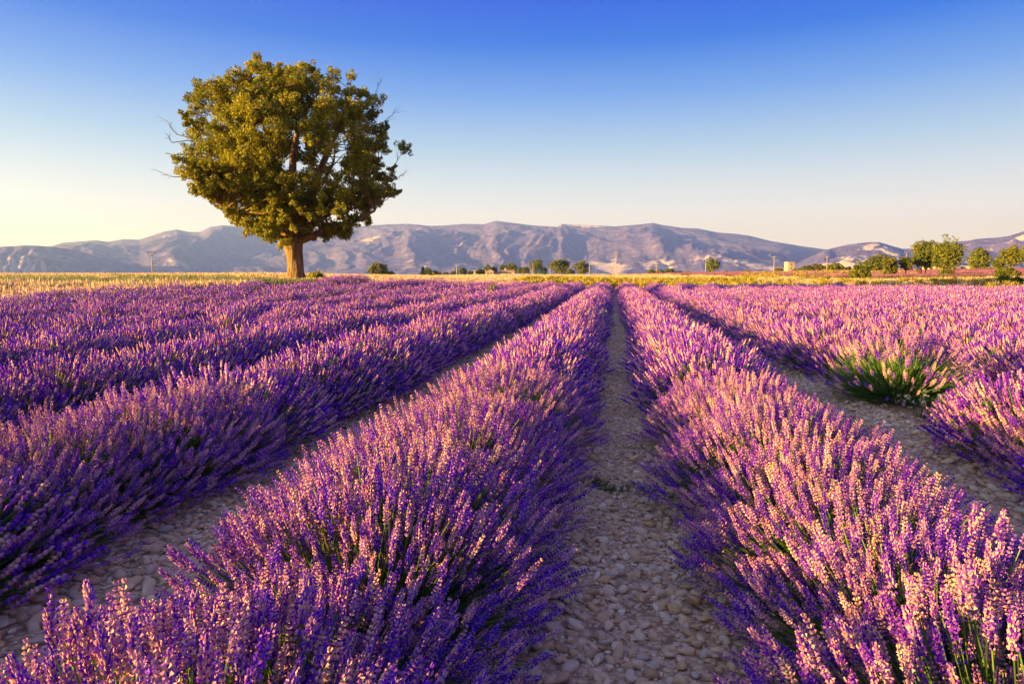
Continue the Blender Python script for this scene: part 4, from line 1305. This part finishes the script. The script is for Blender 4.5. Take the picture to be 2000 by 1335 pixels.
def gable_wall(x0, x1, y, z0, h):                                # triangle with a little thickness, both gable ends
    V = np.array([(x0, y, z0), (x1, y, z0), ((x0 + x1) / 2, y, z0 + h), (x0, y + .2, z0), (x1, y + .2, z0), ((x0 + x1) / 2, y + .2, z0 + h)])
    return V, np.array([(0, 1, 2), (3, 5, 4), (0, 2, 5), (0, 5, 3), (1, 4, 5), (1, 5, 2)])
def house(px, d, label, blocks, name='farmhouse', cat='house', turn=0.0):
    root = empty(name, on_ground(px, d), label, cat, None, azimuth(px) + turn)
    for (x0, x1, y0, y1, h, rh, along, wm, rm, wins, chim) in blocks:
        w = part('wall', wm, root, (x0, x1, y0, y1, -1.0, h))
        if rh:
            a = Acc(); V, F = gable_roof(x0, x1, y0, y1, h + .02, rh, .3, along); a.add(V, F); ro = obj('roof', a.mesh('roof', rm), root)
            g = Acc()
            if along == 'y':
                for y in (y0 + .02, y1 - .22): V, F = gable_wall(x0, x1, y, h, rh * .92); g.add(V, F)
                obj('gable', g.mesh('gable', wm), root)
            if chim: part('chimney', M_WALL, ro, (chim - .45, chim + .45, (y0 + y1) / 2 - .4, (y0 + y1) / 2 + .4, h + rh * .5, h + rh + 1.5))
        for (wx, wz, ww, wh) in wins:
            wd = part('window', M_WALL, root, (wx - ww / 2 - .12, wx + ww / 2 + .12, y0 - .05, y0 + .05, wz - .12, wz + wh + .12))
            part('pane', M_DARK, wd, (wx - ww / 2, wx + ww / 2, y0 - .065, y0 - .052, wz, wz + wh))
    return root
s480 = px_scale(960, 480)[0]
house(955, 480, 'pink farmhouse with its pale gable, half hidden behind a round bush',
      [(-2.2, 3.2, 0, 9, 2.9, 1.6, 'y', M_WALL_P, M_ROOF_P, [(-.6, .9, .9, 1.3), (1.6, .9, .9, 1.3)], None), (-11, -2.4, 1.5, 8, 2.4, 1.4, 'x', M_WALL, M_ROOF_P, [(-9, .8, .8, 1.1)], None)])
house(986, 485, 'long low farmhouse with orange tiled roof and a chimney',
      [(-2.6, 6.8, 0, 8, 2.2, 1.5, 'x', M_WALL, M_ROOF, [(.3, .6, 1.0, 1.2), (4, .6, 1.0, 1.2)], .2), (-7.8, -2.75, 1, 7, 1.3, 1.0, 'x', M_WALL, M_ROOF, [(-5, .3, .8, .8)], None)])
house(724, 330, 'small white hut beside the lone round tree', [(-1.5, 1.5, 0, 3, 1.0, .5, 'x', M_WALL, M_WALL, [(0, .2, .6, .6)], None)], 'hut', 'hut')
house(1057, 460, 'dark green shed among the farm trees', [(-4.4, 3.6, 0, 4, 2.0, .6, 'x', M_GREEN, M_GREEN, [(-2, .6, .8, .9)], None)], 'shed', 'shed')
def tower():
    d = 430; px = 1541
    root = empty('stone_tower', on_ground(px, d), 'pale square tower with flat top standing alone behind the purple field', 'tower', None, azimuth(px) + .55)
    H = at(px, 512, d)[2] - on_ground(px, d)[2]
    part('wall', M_WALL, root, (-2.0, 2.0, -2.0, 2.0, -1, H - .4))
    part('cornice', M_WALL, root, (-2.2, 2.2, -2.2, 2.2, H - .4, H))
    part('roof', M_ROOF_P, root, (-1.9, 1.9, -1.9, 1.9, H, H + .15))
    for z in (H * .35, H * .7):
        w = part('window', M_WALL, root, (-.4, .4, -2.06, -1.98, z - .1, z + 1.0)); part('pane', M_DARK, w, (-.28, .28, -2.075, -2.062, z, z + .9))
tower()
house(1826, 235, 'yellow house half hidden by the broad grove tree', [(-3.6, 3.6, 0, 5, 1.6, 1.0, 'x', M_WALL, M_ROOF_P, [(-1, .5, .8, .8)], None)], 'house', 'house')
house(1872, 245, 'low pale garden wall building beside the white hut behind the grove', [(-1.7, 1.2, 0, 3, 1.0, .3, 'x', M_WALL, M_ROOF_P, [(0, .2, .5, .6)], None)], 'outbuilding', 'building')
house(1888, 242, 'white hut with a dark doorway in front of the dome-shaped tree', [(-1.6, 1.3, 0, 3, 1.35, .4, 'x', M_WALL, M_WALL, [(-1.2, .0, .5, 1.1)], None)], 'hut', 'hut')

# ------------------------------------------------------------------ weeds among the lavender and on the paths
def weed(px, py, d, h, w, label, mat, n=60, leaf=.05, kind='upright', z=None, seed=None):
    r = np.random.default_rng(int(px) if seed is None else seed)
    p = at(px, py, d); base = np.array([p[0], p[1], float(ground_z(p[0], p[1]))])
    root = empty('weed', base, label, 'weed', None, r.uniform(0, 6))
    la = Acc(); sa = Acc()
    if kind == 'upright':
        for s in range(5):
            tp_ = np.array([r.normal() * w * .35, r.normal() * w * .35, h * r.uniform(.75, 1)])
            pth = bent(np.zeros(3), tp_, r, 6, .08)
            V, F = tube(pth, np.linspace(.007, .003, 6), 4); sa.add(V, F, .4)
            for k in range(n // 5):
                t = r.uniform(.3, 1); q = pth[min(5, int(t * 6))]
                leaves(la, q + r.normal(size=3) * w * .10, w * .08, 2, leaf, r)
    elif kind == 'spray':
        for s in range(26):
            tp_ = np.array([r.normal() * w * .4, r.normal() * w * .4, h * r.uniform(.55, 1)])
            pth = bent(np.zeros(3), tp_, r, 5, .1)
            V, F = tube(pth, np.linspace(.004, .002, 5), 3); sa.add(V, F, .3)
            leaves(la, pth[-1], w * .07, 6, leaf, r)
    else:
        for s in range(n):
            a = r.uniform(0, 6.28); L = w * r.uniform(.3, .55)
            q = np.array([math.cos(a) * L * .5, math.sin(a) * L * .5, h * r.uniform(.2, .6)])
            D = np.array([math.cos(a), math.sin(a), r.uniform(.1, .6)]); D /= np.linalg.norm(D)
            sd = np.cross(D, [0, 0, 1]); sd /= np.linalg.norm(sd)
            V = np.array([q - D * L * .5, q + sd * leaf * .5, q + D * L * .5, q - sd * leaf * .5]); la.add(V, [(0, 1, 2), (0, 2, 3)], r.uniform())
        V, F = tube([(0, 0, -.01), (0, 0, h * .4)], [.006, .003], 4); sa.add(V, F, .2)
    obj('leaves', la.mesh('leaves', mat), root); obj('stalks', sa.mesh('stalks', M_STEM), root)
weed(955, 580, 31.5, 1.12, .42, 'tall yellow-green weed sticking up out of the lavender on the oak side', M_YWEED, 200, .05)
weed(1136, 590, 21.5, .82, .22, 'small yellow-green weed near the end of the row beside the centre path', M_YWEED, 70, .035)
weed(918, 690, 13.4, .62, .55, 'grey-white sprays of weed in the side of the second row', M_GWEED, 60, .022, 'spray')
weed(1172, 640, 17.6, .60, .4, 'faint grey sprays of weed at the shaded side near the path end', M_GWEED, 60, .02, 'spray')
weed(1242, 712, 11.4, .30, .16, 'slender yellow weed at the foot of the row bordering the path', M_YWEED, 50, .03)
weed(1800, 772, 8.2, .28, .34, 'grey-green weed at the foot of the lone open lavender bush', M_GWEED, 60, .022, 'spray')
weed(245, 1228, 2.92, .06, .17, 'dark rosette weed among the stones below the near dark lavender', M_WEED, 24, .028, 'rosette')
weed(196, 1216, 3.02, .06, .15, 'dark rosette weed nearest the dark lavender, beside a similar rosette', M_WEED, 20, .026, 'rosette')
weed(292, 1268, 2.84, .07, .16, 'dark rosette weed next to the big grey stone', M_WEED, 26, .03, 'rosette')
weed(680, 868, 6.1, .06, .2, 'flat green weed at the far end of the stony gap', M_WEED, 22, .03, 'rosette')
weed(1735, 868, 5.9, .08, .3, 'ragged green weed on the stones between the grove side rows', M_WEED, 40, .03, 'rosette')
def grass_patch(px, py, wpx, nb, label, seed):
    r = np.random.default_rng(seed)
    v = ray(px, py); p = EYE + v * (1.5 / -v[2])
    root = empty('grass_tuft', (p[0], p[1], float(ground_z(p[0], p[1]))), label, 'grass tuft')
    a = Acc(); w = wpx / FPX * np.linalg.norm(p - EYE)
    x = r.normal(size=nb) * w * .28; y = r.normal(size=nb) * .05 + .09 * np.sin(x * 17 + seed)
    h = r.uniform(.03, .085, nb)
    b = np.stack([x, y, 0 * x], 1); ln = r.normal(size=(nb, 2)) * .5
    tp_ = b + np.stack([ln[:, 0] * h, ln[:, 1] * h, h], 1)
    sd = np.stack([np.full(nb, .0035), np.zeros(nb), np.zeros(nb)], 1)
    V = np.stack([b - sd, b + sd, tp_], 1).reshape(-1, 3)
    a.add(V, np.arange(nb * 3).reshape(-1, 3), np.repeat(r.uniform(size=nb), 3))
    obj('blades', a.mesh('blades', M_WEED), root, 'stuff')
grass_patch(1178, 955, 85, 240, 'dark green grass tuft lying across the stony centre path', 3)
grass_patch(1256, 962, 60, 70, 'thin grass tuft beside the larger one across the stony path', 4)
